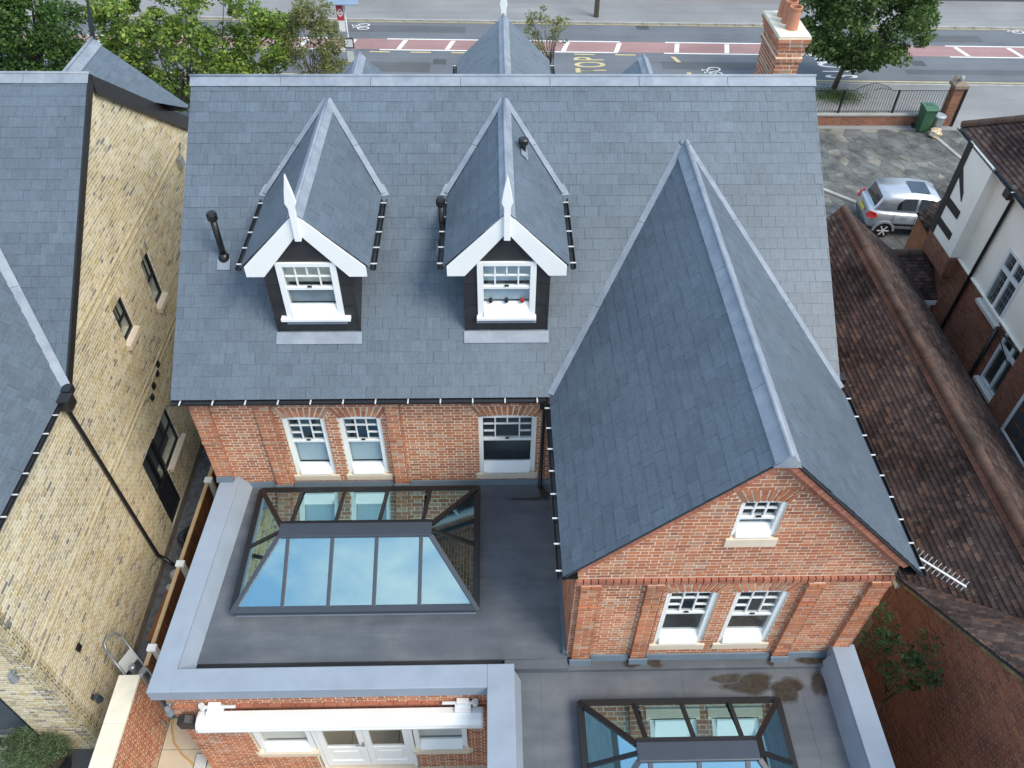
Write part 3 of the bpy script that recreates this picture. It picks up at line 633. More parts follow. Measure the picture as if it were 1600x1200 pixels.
# ---- street-side gables seen over the ridge
def front_gable(c, z, zl, h, yf, name, gut):
    yb0, yb1 = 2*YR-roofy(zl), 2*YR-roofy(z); s = np.array((h, 0, z-zl)); ln = np.linalg.norm(s); s /= ln; r = np.array((-s[0], 0, s[2]))
    o = MB().prism([(c-h+.12, yf-.15, zl+.02), (c+h-.12, yf-.15, zl+.02), (c, yf-.15, z-.08)], (0, -.1, 0)).build(name, MATT, H)
    d = MB(); quad(d, (c-h, yf, zl-.012), (c, yf, z-.012), (c, yb1, z-.012), (c-h, yb0, zl-.012), -.05); quad(d, (c+h, yf, zl-.012), (c, yf, z-.012), (c, yb1, z-.012), (c+h, yb0, zl-.012), .05); d.build('roof_deck', DECK, o)
    T = Pieces(); B = yf+.0
    fy = lambda zz: 2*YR-roofy(zz)
    slates(T, 'm', SP, (c-h, B, zl), (0, -1, 0), s, 5, ln, lambda q: [(0, B-fy(zl+s[2]*q))], .2, .25)
    slates(T, 'm', SP, (c+h, B-4.5, zl), (0, 1, 0), r, 5, ln, lambda q: [(fy(zl+s[2]*q)-B+4.5, 4.5)], .2, .25)
    T.finish('slate', {'m': SP}, SLATE, o, 0, 'slates')
    lead_strip(o, (c, yb1, z), (c, yf, z), (s[2], 0, s[0]), .13, 'ridge_flashing', .016, 0, 3); lead_strip(o, (c, yb1, z), (c, yf, z), (-s[2], 0, s[0]), .13, 'ridge_flashing', .016, 1, 3)
    roll(o, (c, yb1, z+.025), (c, yf, z+.025), .028)
    if gut:
        for sx in (-1, 1): gutter(o, (c+sx*(h+.06), yb0-.1, zl-.06), (c+sx*(h+.06), yf-.02, zl-.06), (sx, 0, 0), .5, .05)
        MB().prism([(c-.05, yf, z-.3), (c+.05, yf, z-.3), (c+.06, yf, z+.12), (c+.085, yf, z+.22), (c, yf, z+.62), (c-.085, yf, z+.22), (c-.06, yf, z+.12)], (0, .06, 0)).build('finial', WHITE, o, bevel=.008)
front_gable(5.535, 5.62, 4.64, 1.03, 8.40, 'front_gable', True)
front_gable(2.56, 5.40, 4.55, .94, 6.92, 'front_dormer', False); front_gable(8.41, 5.40, 4.55, .94, 6.87, 'front_dormer', False)
# ---- flat roofs with parapets over the ground floor extension
def roof_hole(name, x0, x1, y0, y1, hx0, hx1, hy0, hy1, z, th=.18):
    m = MB()
    for a, b, c, d in ((x0, x1, y0, hy0), (x0, x1, hy1, y1), (x0, hx0, hy0, hy1), (hx1, x1, hy0, hy1)): m.box(a, b, c, d, z-th, z)
    return m.build(name, FLAT, H)
S1 = (.88, 4.93, -2.80, -.32); S2 = (6.58, 9.68, -6.26, -4.38)
roof_hole('flat_roof', .15, 6.42, -3.62, .0, S1[0]+.12, S1[1]-.12, S1[2]+.12, S1[3]-.12, 0)
roof_hole('flat_roof', 5.4, 10.72, -9.2, -3.78, S2[0]+.12, S2[1]-.12, S2[2]+.12, S2[3]-.12, -.17)
MB().box(6.42, 10.72, -3.78, -3.55, -.3, -.09).build('roof_step', FLAT, H)
MB().box(5.4, 6.42, -3.78, -3.62, -.3, -.02).build('roof_step', FLAT, H)
MB().box(.15, 5.2, -3.85, -3.62, -.3, -.10).build('roof_gutter', DECK, H)
def parapet(pts, d, h=.27): return MB().prism(pts, d).build('parapet', GRP, H, bevel=.012)
# left: outer edge runs slightly askew
parapet([(-.14, -4.20, -.02), (.06, -.0, -.02), (.06, 0, .27), (-.14, -4.20, .27)][:4], (.36, 0, 0))
MB().prism([(.22, -3.82, .25), (.22, -3.82, -.01), (.42, -3.82, -.01)], (.19, 3.80, 0)).build('parapet_slope', GRP, H)
parapet([(.22, -4.20, -.02), (5.12, -4.20, -.02), (5.12, -4.20, .27), (.22, -4.20, .27)], (0, .38, 0))
parapet([(5.12, -9.2, -.2), (5.55, -9.2, -.2), (5.55, -9.2, .27), (5.12, -9.2, .27)], (0, 5.38, 0))
MB().prism([(5.55, -9.2, .2), (5.55, -9.2, -.17), (5.66, -9.2, -.17)], (0, 5.3, 0)).build('parapet_slope', GRP, H)
parapet([(10.71, -9.2, -.3), (11.08, -9.2, -.3), (11.08, -9.2, .27), (10.71, -9.2, .27)], (0, 5.62, 0))
MB().prism([(10.71, -9.2, .2), (10.71, -9.2, -.17), (10.60, -9.2, -.17)], (0, 5.5, 0)).build('parapet_slope', GRP, H)
# upstands where the roofs meet brickwork
up = MB()
FL = plain('lead_upstand', (.10, .135, .17), .5, var=.12)
def upstand(x0, x1, y, z, d=.02, parent=H): MB().prism([(x0, y, z+.09), (x0, y-d, z+.08), (x0, y-d-.05, z), (x0, y, z)], (x1-x0, 0, 0)).build('upstand', FL, parent)
upstand(.32, 1.10, 0, 0); upstand(1.06, 1.40, -.085, 0); upstand(1.40, 3.33, 0, 0); upstand(3.33, 3.63, -.085, 0); upstand(3.63, 6.4, 0, 0); upstand(-.0, .32, -.085, .27)
for a, b in ((6.46, 6.81), (7.43, 7.73), (9.77, 10.06)): upstand(a, b, YW-.085, -.09)
for a, b in ((6.81, 7.43), (7.73, 9.77), (10.06, 10.71)): upstand(a, b, YW, -.09, .03)
MB().box(6.35, 6.42, YW, 0, -.01, .10).build('upstand', FL, H)
# extension walls
wall('extension_wall', [(-.02, -4.10, G), (1.0, -4.10, G), (1.0, -4.10, -.02), (-.02, -4.10, -.02)], (0, .28, 0))
wall('extension_wall', [(4.76, -4.10, G), (5.12, -4.10, G), (5.12, -4.10, -.02), (4.76, -4.10, -.02)], (0, .28, 0))
wall('extension_wall', [(1.0, -4.10, -.85), (4.76, -4.10, -.85), (4.76, -4.10, -.02), (1.0, -4.10, -.02)], (0, .28, 0))
wall('extension_wall', [(1.0, -4.10, G), (2.0, -4.10, G), (2.0, -4.10, -2.5), (1.0, -4.10, -2.5)], (0, .28, 0))
wall('extension_wall', [(3.80, -4.10, G), (4.76, -4.10, G), (4.76, -4.10, -2.5), (3.80, -4.10, -2.5)], (0, .28, 0))
wall('extension_wall', [(5.12, -9.2, G), (5.12, -4.2, G), (5.12, -4.2, -.2), (5.12, -9.2, -.2)], (.28, 0, 0))
wall('extension_wall', [(11.04, -9.2, G), (11.04, YW+.3, G), (11.04, YW+.3, -.3), (11.04, -9.2, -.3)], (-.28, 0, 0))
wall('extension_wall', [(.0, -3.82, G), (.12, .3, G), (.12, .3, -.02), (.0, -3.82, -.02)], (.15, 0, 0))
brick_wall(BK, (-.02, -4.10, 0), (1, 0, 0), (0, -1, 0), 5.12, G+.03, -.03, None, [(1.02, 4.78, -2.5, -.83), (2.0, 3.82, -3.5, -.83), (.95, 2.1, -2.72, -2.5), (3.75, 4.85, -2.72, -2.5), (1.0, 4.8, -.83, -.56)])
sc = MB(); x = 1.0
while x < 4.78: sc.box(x, x+.062, -4.115, -4.09, -.80, -.57); x += .072
o = sc.build('soldier_course', REDD, H); o['kind'] = 'stuff'
sc = MB(); x = .0
while x < 5.08: sc.box(x, min(5.1, x+.215), -4.145, -4.09, -.50, -.44); x += .225
o = sc.build('corbel_course', REDD, H); o['kind'] = 'stuff'
wn_ = dict(arch=0, single=True, fr=.09)
for a, b in ((1.03, 2.02), (3.80, 4.74)):
    w = sash(H, a, b, -2.50, -.86, -4.07, [], -.95, (.07, .04, .16, STONE), bottom=.2, low=ROOMW, up=ROOMW, depth=.5, name='casement_window', **wn_)
# french doors
fd = MB(); x0, x1 = 2.04, 3.78; xm = (x0+x1)/2
fd.box(x0, x0+.06, -4.08, -3.98, G+.02, -.86).box(x1-.06, x1, -4.08, -3.98, G+.02, -.86).box(x0+.06, x1-.06, -4.08, -3.98, -.92, -.86)
D0 = fd.build('french_door', WHITE, H)
for a, b in ((x0+.065, xm-.003), (xm+.003, x1-.065)):
    m = MB(); f = .11
    m.box(a, a+f, -4.06, -4.0, G+.05, -.93).box(b-f, b, -4.06, -4.0, G+.05, -.93).box(a+f, b-f, -4.06, -4.0, -1.05, -.93).box(a+f, b-f, -4.06, -4.0, -2.62, -2.48).box(a+f, b-f, -4.06, -4.0, G+.05, G+.27).box(a+f, b-f, -4.035, -4.02, G+.27, -2.62).box(a+f+.07, b-f-.07, -4.05, -4.03, G+.34, -2.69)
    l = m.build('door_leaf', WHITE, D0, bevel=.004)
    MB().box(a+f, b-f, -4.035, -4.028, -2.48, -1.05).build('pane', GLASS, D0)
MB().box(xm-.05, xm-.02, -4.075, -4.06, -2.42, -2.22).box(xm-.17, xm-.02, -4.10, -4.085, -2.33, -2.31).box(xm-.05, xm-.03, -4.10, -4.06, -2.33, -2.31).build('handle', GALV, D0)
MB().box(x0, x1, -4.2, -3.98, G, G+.03).build('threshold', STONE, D0)
# ---- roof lanterns over their rooms
def lantern(x0, x1, y0, y1, rx0, rx1, z0, zr, nb, z, label):
    """eaves rectangle x0..x1, y0..y1 at z0; ridge box rx0..rx1 at zr"""
    ym = (y0+y1)/2; A = MB(); e = .10
    for a, b, c, d in ((x0, x1, y0, y0+e), (x0, x1, y1-e, y1), (x0, x0+e, y0+e, y1-e), (x1-e, x1, y0+e, y1-e)): A.box(a, b, c, d, z-.01, z0-.03)
    R = A.build('roof_lantern', GRP, H)
    def beam(p, q, w=.075, h=.07, mat=ALU, name='rafter', up=None):
        p, q = np.array(p, float), np.array(q, float); d = (q-p)/np.linalg.norm(q-p); s = np.cross(d, (0, 0, 1)) if up is None else np.cross(d, up); s /= np.linalg.norm(s); u = np.cross(s, d)
        MB().obox(p-s*w/2-u*h*.5, q-p, s*w, u*h).build(name, mat, R, bevel=.006)
    c = [(x0, y0, z0), (x1, y0, z0), (x1, y1, z0), (x0, y1, z0)]
    yr0, yr1 = ym-.11, ym+.11
    r = [(rx0, yr0, zr), (rx1, yr0, zr), (rx1, yr1, zr), (rx0, yr1, zr)]
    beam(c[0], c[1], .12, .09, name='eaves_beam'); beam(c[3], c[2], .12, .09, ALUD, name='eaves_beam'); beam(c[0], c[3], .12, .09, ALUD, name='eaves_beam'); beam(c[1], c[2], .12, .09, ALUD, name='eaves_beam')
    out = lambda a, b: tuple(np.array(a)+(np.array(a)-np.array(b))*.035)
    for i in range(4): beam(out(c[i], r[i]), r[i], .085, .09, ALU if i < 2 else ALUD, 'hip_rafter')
    MB().box(rx0-.02, rx1+.02, yr0-.03, yr1+.03, zr-.03, zr+.06).build('ridge_cap', ALU, R, bevel=.015)
    MB().box(rx0-.01, rx1+.01, yr1+.031, yr1+.10, zr-.05, zr+.03).build('ridge_trim', ALUD, R)
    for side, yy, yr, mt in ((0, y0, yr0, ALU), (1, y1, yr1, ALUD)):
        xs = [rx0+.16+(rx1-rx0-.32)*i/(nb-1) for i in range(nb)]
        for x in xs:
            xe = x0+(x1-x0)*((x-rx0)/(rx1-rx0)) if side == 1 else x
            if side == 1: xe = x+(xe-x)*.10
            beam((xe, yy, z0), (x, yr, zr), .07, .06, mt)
        edges = [(x0, rx0)]+[(x, x) for x in xs]+[(x1, rx1)]
        for (a, ar), (b, br) in zip(edges[:-1], edges[1:]):
            q = [(a+.02, yy, z0+.015), (b-.02, yy, z0+.015), (br-.02 if br != rx1 else br, yr, zr+.01), (ar+.02 if ar != rx0 else ar, yr, zr+.01)]
            m = MB(); quad(m, *[np.array(p) for p in (q if side == 0 else q[::-1])], .012); m.build('pane', SOLAR, R)
    for xe, xr in ((x0, rx0), (x1, rx1)):
        beam((xe, ym, z0), (xr, ym, zr), .07, .06, ALUD)
        for ya, yb in ((y0, ym), (ym, y1)):
            q = [(xe, ya+.02, z0+.012), (xe, yb-.02, z0+.012), (xr, yr1 if yb == y1 else ym, zr+.008), (xr, yr0 if ya == y0 else ym, zr+.008)]
            m = MB(); quad(m, *[np.array(p) for p in (q if xe == x0 else q[::-1])], -.01 if xe == x0 else -.01); m.build('pane', SOLAR, R)
    # the room under it
    b = MB(); X0, X1, Y0, Y1, Z0, Z1 = x0+.1, x1-.1, y0+.1, y1-.1, -3.3, z0-.06
    b.add([(X0,Y0,Z0),(X1,Y0,Z0),(X1,Y1,Z0),(X0,Y1,Z0),(X0,Y0,Z1),(X1,Y0,Z1),(X1,Y1,Z1),(X0,Y1,Z1)], [(0,4,5,1),(1,5,6,2),(2,6,7,3),(3,7,4,0)])
    b.build('room_walls', ROOMW, R)
    MB().box(X0, X1, Y0, Y1, Z0-.05, Z0).build('room_floor', WOODF, R)
    return R
R1 = lantern(S1[0], S1[1], S1[2], S1[3], 1.53, 4.14, .20, .68, 4, 0, '')
MB().box(4.0, 4.75, -2.6, -1.2, -3.29, -.9).build('dark_cupboard', MATT, R1)
R2 = lantern(S2[0], S2[1], S2[2], S2[3], 7.30, 9.02, .0, .52, 3, -.17, '')
# damp stains left by puddles
def stain(cx, cy, rx, ry, z, seed):
    r = random.Random(seed); n = 26; p = []; k = [r.uniform(0, 6.28) for _ in range(4)]
    for i in range(n):
        t = i*2*math.pi/n; q = 1+.16*math.sin(2*t+k[0])+.12*math.sin(3*t+k[1])+.07*math.sin(5*t+k[2])+.05*math.sin(9*t+k[3])
        p.append((cx+rx*q*math.cos(t), cy+ry*q*math.sin(t), z))
    pe = [(cx+(a-cx)*1.16, cy+(b-cy)*1.22, c+.0037) for a, b, c in p]
    MB().add([(cx, cy, z+.0037)]+pe, [(0, i+1, (i+1) % n+1) for i in range(n)]).build('damp_edge', PUDED, H)
    MB().add([(cx, cy, z+.004)]+[(a, b, c+.004) for a, b, c in p], [(0, i+1, (i+1) % n+1) for i in range(n)]).build('damp_stain', PUDDLE, H)
for i, a in enumerate(((9.35, -4.02, .42, .13, -.17), (9.02, -3.93, .2, .08, -.17), (9.95, -4.13, .24, .17, -.17), (10.5, -4.05, .10, .20, -.17), (7.48, -3.70, .11, .06, -.09), (7.86, -3.69, .13, .06, -.09), (9.77, -3.70, .06, .05, -.09), (10.47, -3.69, .22, .06, -.09), (5.9, -.42, .30, .03, 0), (6.2, -.3, .07, .14, 0))): stain(*a[:4], a[4]+.0009*i, i)
sm = MB()
for y in (-1.9, -3.1): sm.box(.45, .86 if y > -2.5 else 6.4, y-.02, y+.02, -.002, .004)
for x in (5.35,): sm.box(x-.02, x+.02, -3.6, -.1, -.001, .005)
sm.box(5.05, 6.4, -1.42, -1.38, -.0015, .0045)
for x in (6.0, 8.3, 10.2): sm.box(x-.02, x+.02, -4.30 if x > 6.5 and x < 9.7 else -8, -3.80, -.172, -.166)
sm.box(9.8, 10.6, -5.32, -5.28, -.171, -.165).build('lap_seam', FLAT, H)
BK.finish('brick', BR, RED, H, 300, 'brickwork')
ST.finish('slate', {'m': SP}, SLATE, H, 300, 'slates')
# ================================================================ LEFT NEIGHBOUR: YELLOW BRICK HOUSE
LX = -2.2
Y2 = thing('yellow_brick_house', (-5, 3, G), 'pale yellow brick house with dark slate roof and small black windows across the alley', 'house')
YB = Pieces(); YS = Pieces()
ly, lz0, lyr, lzr = .27, 2.45, 4.97, 5.865; lt = (lzr-lz0)/(lyr-ly)
LH = [(4.30, 4.77, .90, 2.08), (2.61, 3.12, 1.34, 2.20), (1.27, 2.02, G+.25, -.93), (2.02, 3.0, -2.08, -.96)]
gl = lambda z: (0, 12.9) if z < 2.4 else (3.65+ly+(z-lz0+.09)/lt, 3.65+2*lyr-ly-(z-lz0+.09)/lt)
wall_cut('side_wall', (LX, -3.65, 0), (0, 1, 0), (1, 0, 0), 12.9, G, lzr-.05, gl, [(a+3.65, b+3.65, c, d) for a, b, c, d in LH], .25, YELM, Y2)
yb = [(a+3.65-.0, b+3.65+.0, c, d) for a, b, c, d in LH]+[(2.1+3.65, 3.2+3.65, -2.22, -2.08), (4.25+3.65, 4.82+3.65, .74, .9), (2.56+3.65, 3.17+3.65, 1.18, 1.34)]
brick_wall(YB, (LX, -3.65, 0), (0, 1, 0), (1, 0, 0), 12.9, G+.03, lzr-.1, gl, yb)
wall_cut('rear_wall', (-7.5, -3.65, 0), (1, 0, 0), (0, -1, 0), 5.3, G, 2.4, None, [(2.2, 4.33, G+.1, -.95)], .25, YELM, Y2)
brick_wall(YB, (-7.5, -3.65, 0), (1, 0, 0), (0, -1, 0), 5.3, G+.03, 2.38, None, [(2.2, 4.33, -4, -.95)])
MB().box(-5.3, -3.2, -3.50, -3.45, G+.1, -.95).build('pane', GLASS, Y2); MB().box(-5.3, -3.2, -3.3, -3.28, G+.1, -.95).build('room_lining', ROOMD, Y2)
f = MB().box(-3.26, -3.17, -3.62, -3.5, G+.1, -.95).box(-5.3, -3.17, -3.62, -3.5, G+.1, G+.2).box(-5.3, -3.17, -3.62, -3.5, -1.03, -.95).build('window_frame', BLACK, Y2)
BANDY = plain('tan_band', (.50, .43, .28), .9, var=.25, scale=9)
for z in (2.62, 2.78): MB().box(LX-.02, LX+.03, .9 if z < 2.7 else 1.1, 8.9 if z < 2.7 else 8.6, z, z+.035).build('brick_band', BANDY, Y2)
for z in (-.06, .10): MB().box(LX-.02, LX+.022, -3.6, 9.2, z, z+.03).build('brick_band', BANDY, Y2)
MB().box(LX-.02, LX+.02, -3.7, 8, G, G+.22).build('plinth', plain('dull_plinth', (.20, .17, .13), .9, var=.3), Y2)
YB2 = Pieces()
def black_window(y0, y1, z0, z1, rows, arch=.05):
    m = MB(); X = LX-.07; t = .05
    m.box(X, X+.05, y0, y0+t, z0, z1).box(X, X+.05, y1-t, y1, z0, z1).box(X, X+.05, y0+t, y1-t, z1-t, z1).box(X, X+.05, y0+t, y1-t, z0, z0+t)
    for r in rows: m.box(X+.005, X+.045, y0+t, y1-t, z0+(z1-z0)*r-.02, z0+(z1-z0)*r+.02)
    w = m.build('black_window', BLACK, Y2)
    zz = [0]+list(rows)+[1]
    for i in range(len(zz)-1):
        a, b = z0+(z1-z0)*zz[i]+.03, z0+(z1-z0)*zz[i+1]-.03
        if i == len(zz)-2:
            ym = (y0+y1)/2; MB().box(X, X+.03, ym-.012, ym+.012, a, b).build('glazing_bar', BLACK, w)
            MB().box(X+.012, X+.018, y0+t, ym-.012, a, b).build('pane', GLASS, w); MB().box(X+.012, X+.018, ym+.012, y1-t, a, b).build('pane', GLASS, w)
        else: MB().box(X+.012, X+.018, y0+t, y1-t, a, b).build('pane', GLASS, w)
    MB().box(X-.2, X-.18, y0, y1, z0, z1).build('room_lining', ROOMD, w)
    return w
for (a, b, c, d), sl in ((LH[0], .16), (LH[1], .16)):
    w = black_window(a, b, c, d, [.5]); MB().prism([(LX-.05, a-.06, c-sl), (LX+.09, a-.06, c-sl), (LX+.09, a-.06, c-.04), (LX-.05, a-.06, c)], (0, b-a+.12, 0)).build('sill', STONE, w, bevel=.008)
    v = MB(); n = 7
    for i in range(n): y = a-.04+(b-a+.08)*i/n; v.obox((LX-.01, y, d+.0), (0, (b-a+.08)/n-.012, 0), (.03, 0, 0), (0, 0, .2))
    o = v.build('window_arch', YEL, w); o['kind'] = 'stuff'
w = black_window(*LH[3], [.55]); MB().prism([(LX-.05, 2.08, -2.22), (LX+.10, 2.08, -2.22), (LX+.10, 2.08, -2.12), (LX-.05, 2.08, -2.08)], (0, 1.1, 0)).build('sill', STONE, w, bevel=.008)
a, b, c, d = LH[2]; X = LX-.08
D0 = MB().box(X, X+.07, a, a+.06, c, d).box(X, X+.07, b-.06, b, c, d).box(X, X+.07, a+.06, b-.06, d-.06, d).box(X, X+.07, a+.06, b-.06, c+.95, c+1.07).box(X, X+.07, a+.06, b-.06, c, c+.12).box(X+.01, X+.05, a+.06, b-.06, c+.12, c+.95).build('black_door', BLACK, Y2)
ym = (a+b)/2
MB().box(X+.0, X+.07, ym-.03, ym+.03, c+1.07, d-.06).build('glazing_bar', BLACK, D0)
for p, q in ((a+.06, ym-.03), (ym+.03, b-.06)): MB().box(X+.03, X+.036, p, q, c+1.07, d-.06).build('pane', GLASS, D0)
MB().box(X-.2, X-.15, a, b, c, d).build('room_lining', ROOMD, D0)
# roofs
ls = np.array((0, lyr-ly, lzr-lz0)); lL = np.linalg.norm(ls); ls /= lL; LN = np.array((0, -ls[2], ls[1])); LE = -8.0
LV = -2.15
def llim(s):
    z = lz0+ls[2]*s; zv = max(0, z-2.48)/1.03; return [(0, LV-zv-.0-LE)] if z < 2.48 else [(0, LV-LE)]
d = MB(); quad(d, (LE, ly-.03, lz0-.03), (LV, ly-.03, lz0-.03), (LV, lyr, lzr-.012), (LE, lyr, lzr-.012), .1); quad(d, (LV, 2*lyr-ly, lz0-.012), (LE, 2*lyr-ly, lz0-.012), (LE, lyr, lzr-.012), (LV, lyr, lzr-.012), .1)
quad(d, (LV-.0, ly+.2, 2.468), (LV-.0, -6, 2.468), (LV-5, -6, 2.468+5.15), (LV-5, ly+.2+5.15/lt, 2.468+5.15), -.1)
d.build('roof_deck', DECK, Y2)
def lm(s):                                    # main slope is cut by the valley of the rear wing
    z = lz0+ls[2]*s; return [(0, LV-LE)]
wz = lambda y: max(0, (y-ly)*lt+lz0-2.48)/1.03
slates(YS, 'm', SP, (LE, ly-.02, lz0-.01), (1, 0, 0), ls, LV-LE, lL+.02, lambda s: [(max(0, LV-LE-(max(0, lz0+ls[2]*s-2.48))/1.03)+.0, LV-LE)], .2, .25)
wsv = np.array((-1, 0, 1.03)); wsv /= np.linalg.norm(wsv)
slates(YS, 'm', SP, (LV+.02, -4.6, 2.46), (0, 1, 0), wsv, 14, 6.5, lambda s: [(0, 4.6+ly+(2.48+wsv[2]*s-lz0)/lt)], .2, .25)
p0 = np.array((LV, ly, 2.48)); p1 = np.array((LV-3, ly+3*1.03/lt, 2.48+3*1.03)); nn = LN+np.array((1.03, 0, 1))/1.43
lead_strip(Y2, p0, p1, nn, .17, 'valley_flashing', .03, .5, 3)
lead_strip(Y2, (LE, lyr, lzr), (LV+.02, lyr, lzr), LN, .19, 'ridge_flashing', .016, 0, 5); lead_strip(Y2, (LE, lyr, lzr), (LV+.02, lyr, lzr), (0, ls[2], ls[1]), .19, 'ridge_flashing', .016, 1.0, 5)
roll(Y2, (LE, lyr, lzr+.025), (LV+.03, lyr, lzr+.025), .03)
# black verge boards
MB().prism([(LV, ly-.02, lz0+.012), (LV, lyr, lzr+.012), (LV, lyr, lzr-.20), (LV, ly-.02, lz0-.20)], (.035, 0, 0)).build('verge_board', BLACK, Y2)
MB().prism([(LV, lyr, lzr-.0), (LV, 2*lyr-ly, lz0-.0), (LV, 2*lyr-ly, lz0-.38), (LV, lyr, lzr-.38)], (.04, 0, 0)).build('verge_board', BLACK, Y2)
gutter(Y2, (LV+.05, ly-.1, 2.44), (LV+.05, -4.6, 2.44), (1, 0, 0), .42, .055)
MB().box(LV-.06, LV+.20, -.14, .10, 2.26, 2.50).box(LV-.02, LV+.14, .10, .30, 2.36, 2.52).build('rain_hopper', BLACK, Y2, bevel=.02)
MB().tube([(LV+.03, -.05, 2.4), (LX+.06, .02, 2.2), (LX+.06, .24, -2.8), (LX+.2, .22, -2.95), (LX+.4, .1, -3.0)], .04, 10).build('downpipe', BLACK, Y2, smooth=True)
# street-side wing, its slope facing the alley
d = MB(); d.prism([(-1.66, 8, 3.71), (-3.32, 8, 5.23), (-3.32, 5.9, 5.23)], (-.02, 0, -.03)); d.build('roof_deck', DECK, Y2)
fs = np.array((-1.64, 0, 1.51)); fs /= np.linalg.norm(fs)
slates(YS, 'm', SP, (-1.68, 5.6, 3.75), (0, 1, 0), fs, 3, 2.22, lambda s: [(max(0, 2*lyr-ly-(3.75+fs[2]*s-lz0)/lt-5.6), 2.4)], .2, .25)
lead_strip(Y2, (-3.32, 5.9, 5.25), (-3.32, 8.02, 5.25), (fs[2], 0, -fs[0]), .2, 'ridge_flashing', .016, 0, 2)
roll(Y2, (-3.32, 5.7, 5.28), (-3.32, 8.03, 5.28), .035)
MB().prism([(-3.34, 8.0, 5.25), (-3.30, 8.0, 5.25), (-3.28, 8.1, 5.5), (-3.32, 8.35, 5.95), (-3.36, 8.12, 5.5)], (.05, 0, 0)).build('finial', BLACK, Y2)
quadm = MB().prism([(-1.7, 8.0, 3.66), (-3.32, 8.0, 5.18), (-3.32, 8.0, 3.66)], (0, -.08, 0)).build('gable_end', MATT, Y2)
# vents and wall lamps
for y, z in ((3.35, .02), (3.18, -.10), (2.85, -.16), (2.62, -.28), (-2.75, -1.1)):
    v = MB().box(LX, LX+.04, y-.06, y+.06, z-.06, z+.06).build('vent_grille', BLACK, Y2)
    for k in range(3): MB().box(LX+.04, LX+.055, y-.05, y+.05, z-.045+k*.036, z-.03+k*.036).build('louvre', BLACK, v)
LAMPG = plain('grey_lamp_metal', (.20, .22, .235), .55, var=.1)
def lamp(loc, n, label, mat=None):
    n = np.array(n, float); s = np.array((-n[1], n[0], 0)); L0 = thing('wall_lamp', loc, label, 'lamp'); p = np.array(loc)
    MB().obox(p-s*.04-np.array((0, 0, .06)), s*.08, n*.02, (0, 0, .12)).build('wall_plate', mat or GALV, L0)
    MB().tube([p, p+n*.07], .018, 8).build('bracket', mat or GALV, L0)
    MB().lathe(tuple(p+n*.10-np.array((0, 0, .12))), [(.068, 0), (.062, .04), (.042, .19), (.034, .20)], 14).build('lamp_shade', mat or LAMPG, L0, smooth=False)
lamp((-2.49, -3.665, -.05), (0, -1, 0), 'grey wall lamp high on the rear face of the yellow brick house')
lamp((LX+.01, -3.18, -2.2), (1, 0, 0), 'dark grey wall lamp low on the alley face of the yellow brick house', ALU)
lamp((.03, -4.115, -.35), (0, -1, 0), 'grey wall lamp beside the fence end at the corner of the red brick extension')
YB.finish('brick', BR, YEL, Y2, 300, 'brickwork'); YS.finish('slate', {'m': SP}, SLATE, Y2, 300, 'slates')
# aerial on the gable
def aerial(name, o, d, up, n, length, el, label):
    o, d, up = (np.array(q, float) for q in (o, d, up)); d /= np.linalg.norm(d); up /= np.linalg.norm(up)
    A = thing(name, tuple(o), label, 'aerial')
    MB().tube([o, o+d*length], .016, 8).build('boom', CLIP, A)
    for i in range(n):
        p = o+d*length*(.05+.93*i/(n-1)); e = el*(1-.35*i/n); MB().tube([p-up*e/2, p+up*e/2], .006, 5).build('element', CLIP, A)
    return A
A1 = aerial('tv_aerial', (11.33, -3.14, 2.36), (.78, -.40, -.30), (.25, .1, .95), 13, 1.02, .30, 'silver TV aerial sticking out past the gutter corner of the slate rear gable')
MB().tube([(11.33, -3.14, 2.36), (11.2, -3.05, 2.4), (11.05, -3.05, 2.4)], .014, 6).build('bracket', GALV, A1)
A2 = aerial('tv_aerial', (-2.1, 7.95, 2.86), (.55, .5, .45), (.35, -.6, .6), 9, .42, .34, 'small silver TV aerial under the eaves at the far end of the yellow brick wall')
MB().tube([(-2.1, 7.95, 2.86), (-2.2, 7.9, 2.55)], .02, 6).build('bracket', GALV, A2); MB().box(-2.2, -2.08, 7.6, 7.8, 2.35, 2.6).build('junction_box', GALV, A2)
# ================================================================ GARDEN WALL, FENCE, ALLEY
GW1 = thing('garden_wall', (-1.3, -5.2, G), 'red brick garden wall topped with pale coping stones at the bottom left', 'wall')
GB = Pieces()
MB().box(-1.42, -1.135, -7.2, -3.10, G, -1.56).build('wall_core', REDM, GW1)
brick_wall(GB, (-1.135, -7.2, 0), (0, 1, 0), (1, 0, 0), 4.1, G+.03, -1.57, bond='flemish'); brick_wall(GB, (-1.135, -3.10, 0), (-1, 0, 0), (0, 1, 0), .285, G+.03, -1.57, bond='header')
GB.finish('brick', BR, RED, GW1, 300, 'brickwork')
for k in range(5): MB().box(-1.49, -1.11, -3.10-.86*(k+1)+.008, -3.09-.86*k, -1.555, -1.48).build('coping_stone', COPE, GW1, bevel=.015)
FN = thing('timber_fence', (-.95, -.5, G), 'brown boarded fence with concrete posts between the alley and the flat roof', 'fence')
fx = lambda y: -.86+.045*y*.55
for k in range(46):
    y = -3.05+k*.118
    if y > 2.3: break
    MB().box(fx(y)-.011, fx(y)+.011+random.uniform(-.004, .004), y, y+.112, G, -1.22+random.uniform(-.004, .004)).build('board', FENCE, FN)
MB().prism([(fx(-3.05)-.035, -3.05, -1.22), (fx(-3.05)+.035, -3.05, -1.22), (fx(2.3)+.035, 2.3, -1.22), (fx(2.3)-.035, 2.3, -1.22)], (0, 0, .035)).build('capping_rail', BARE, FN)
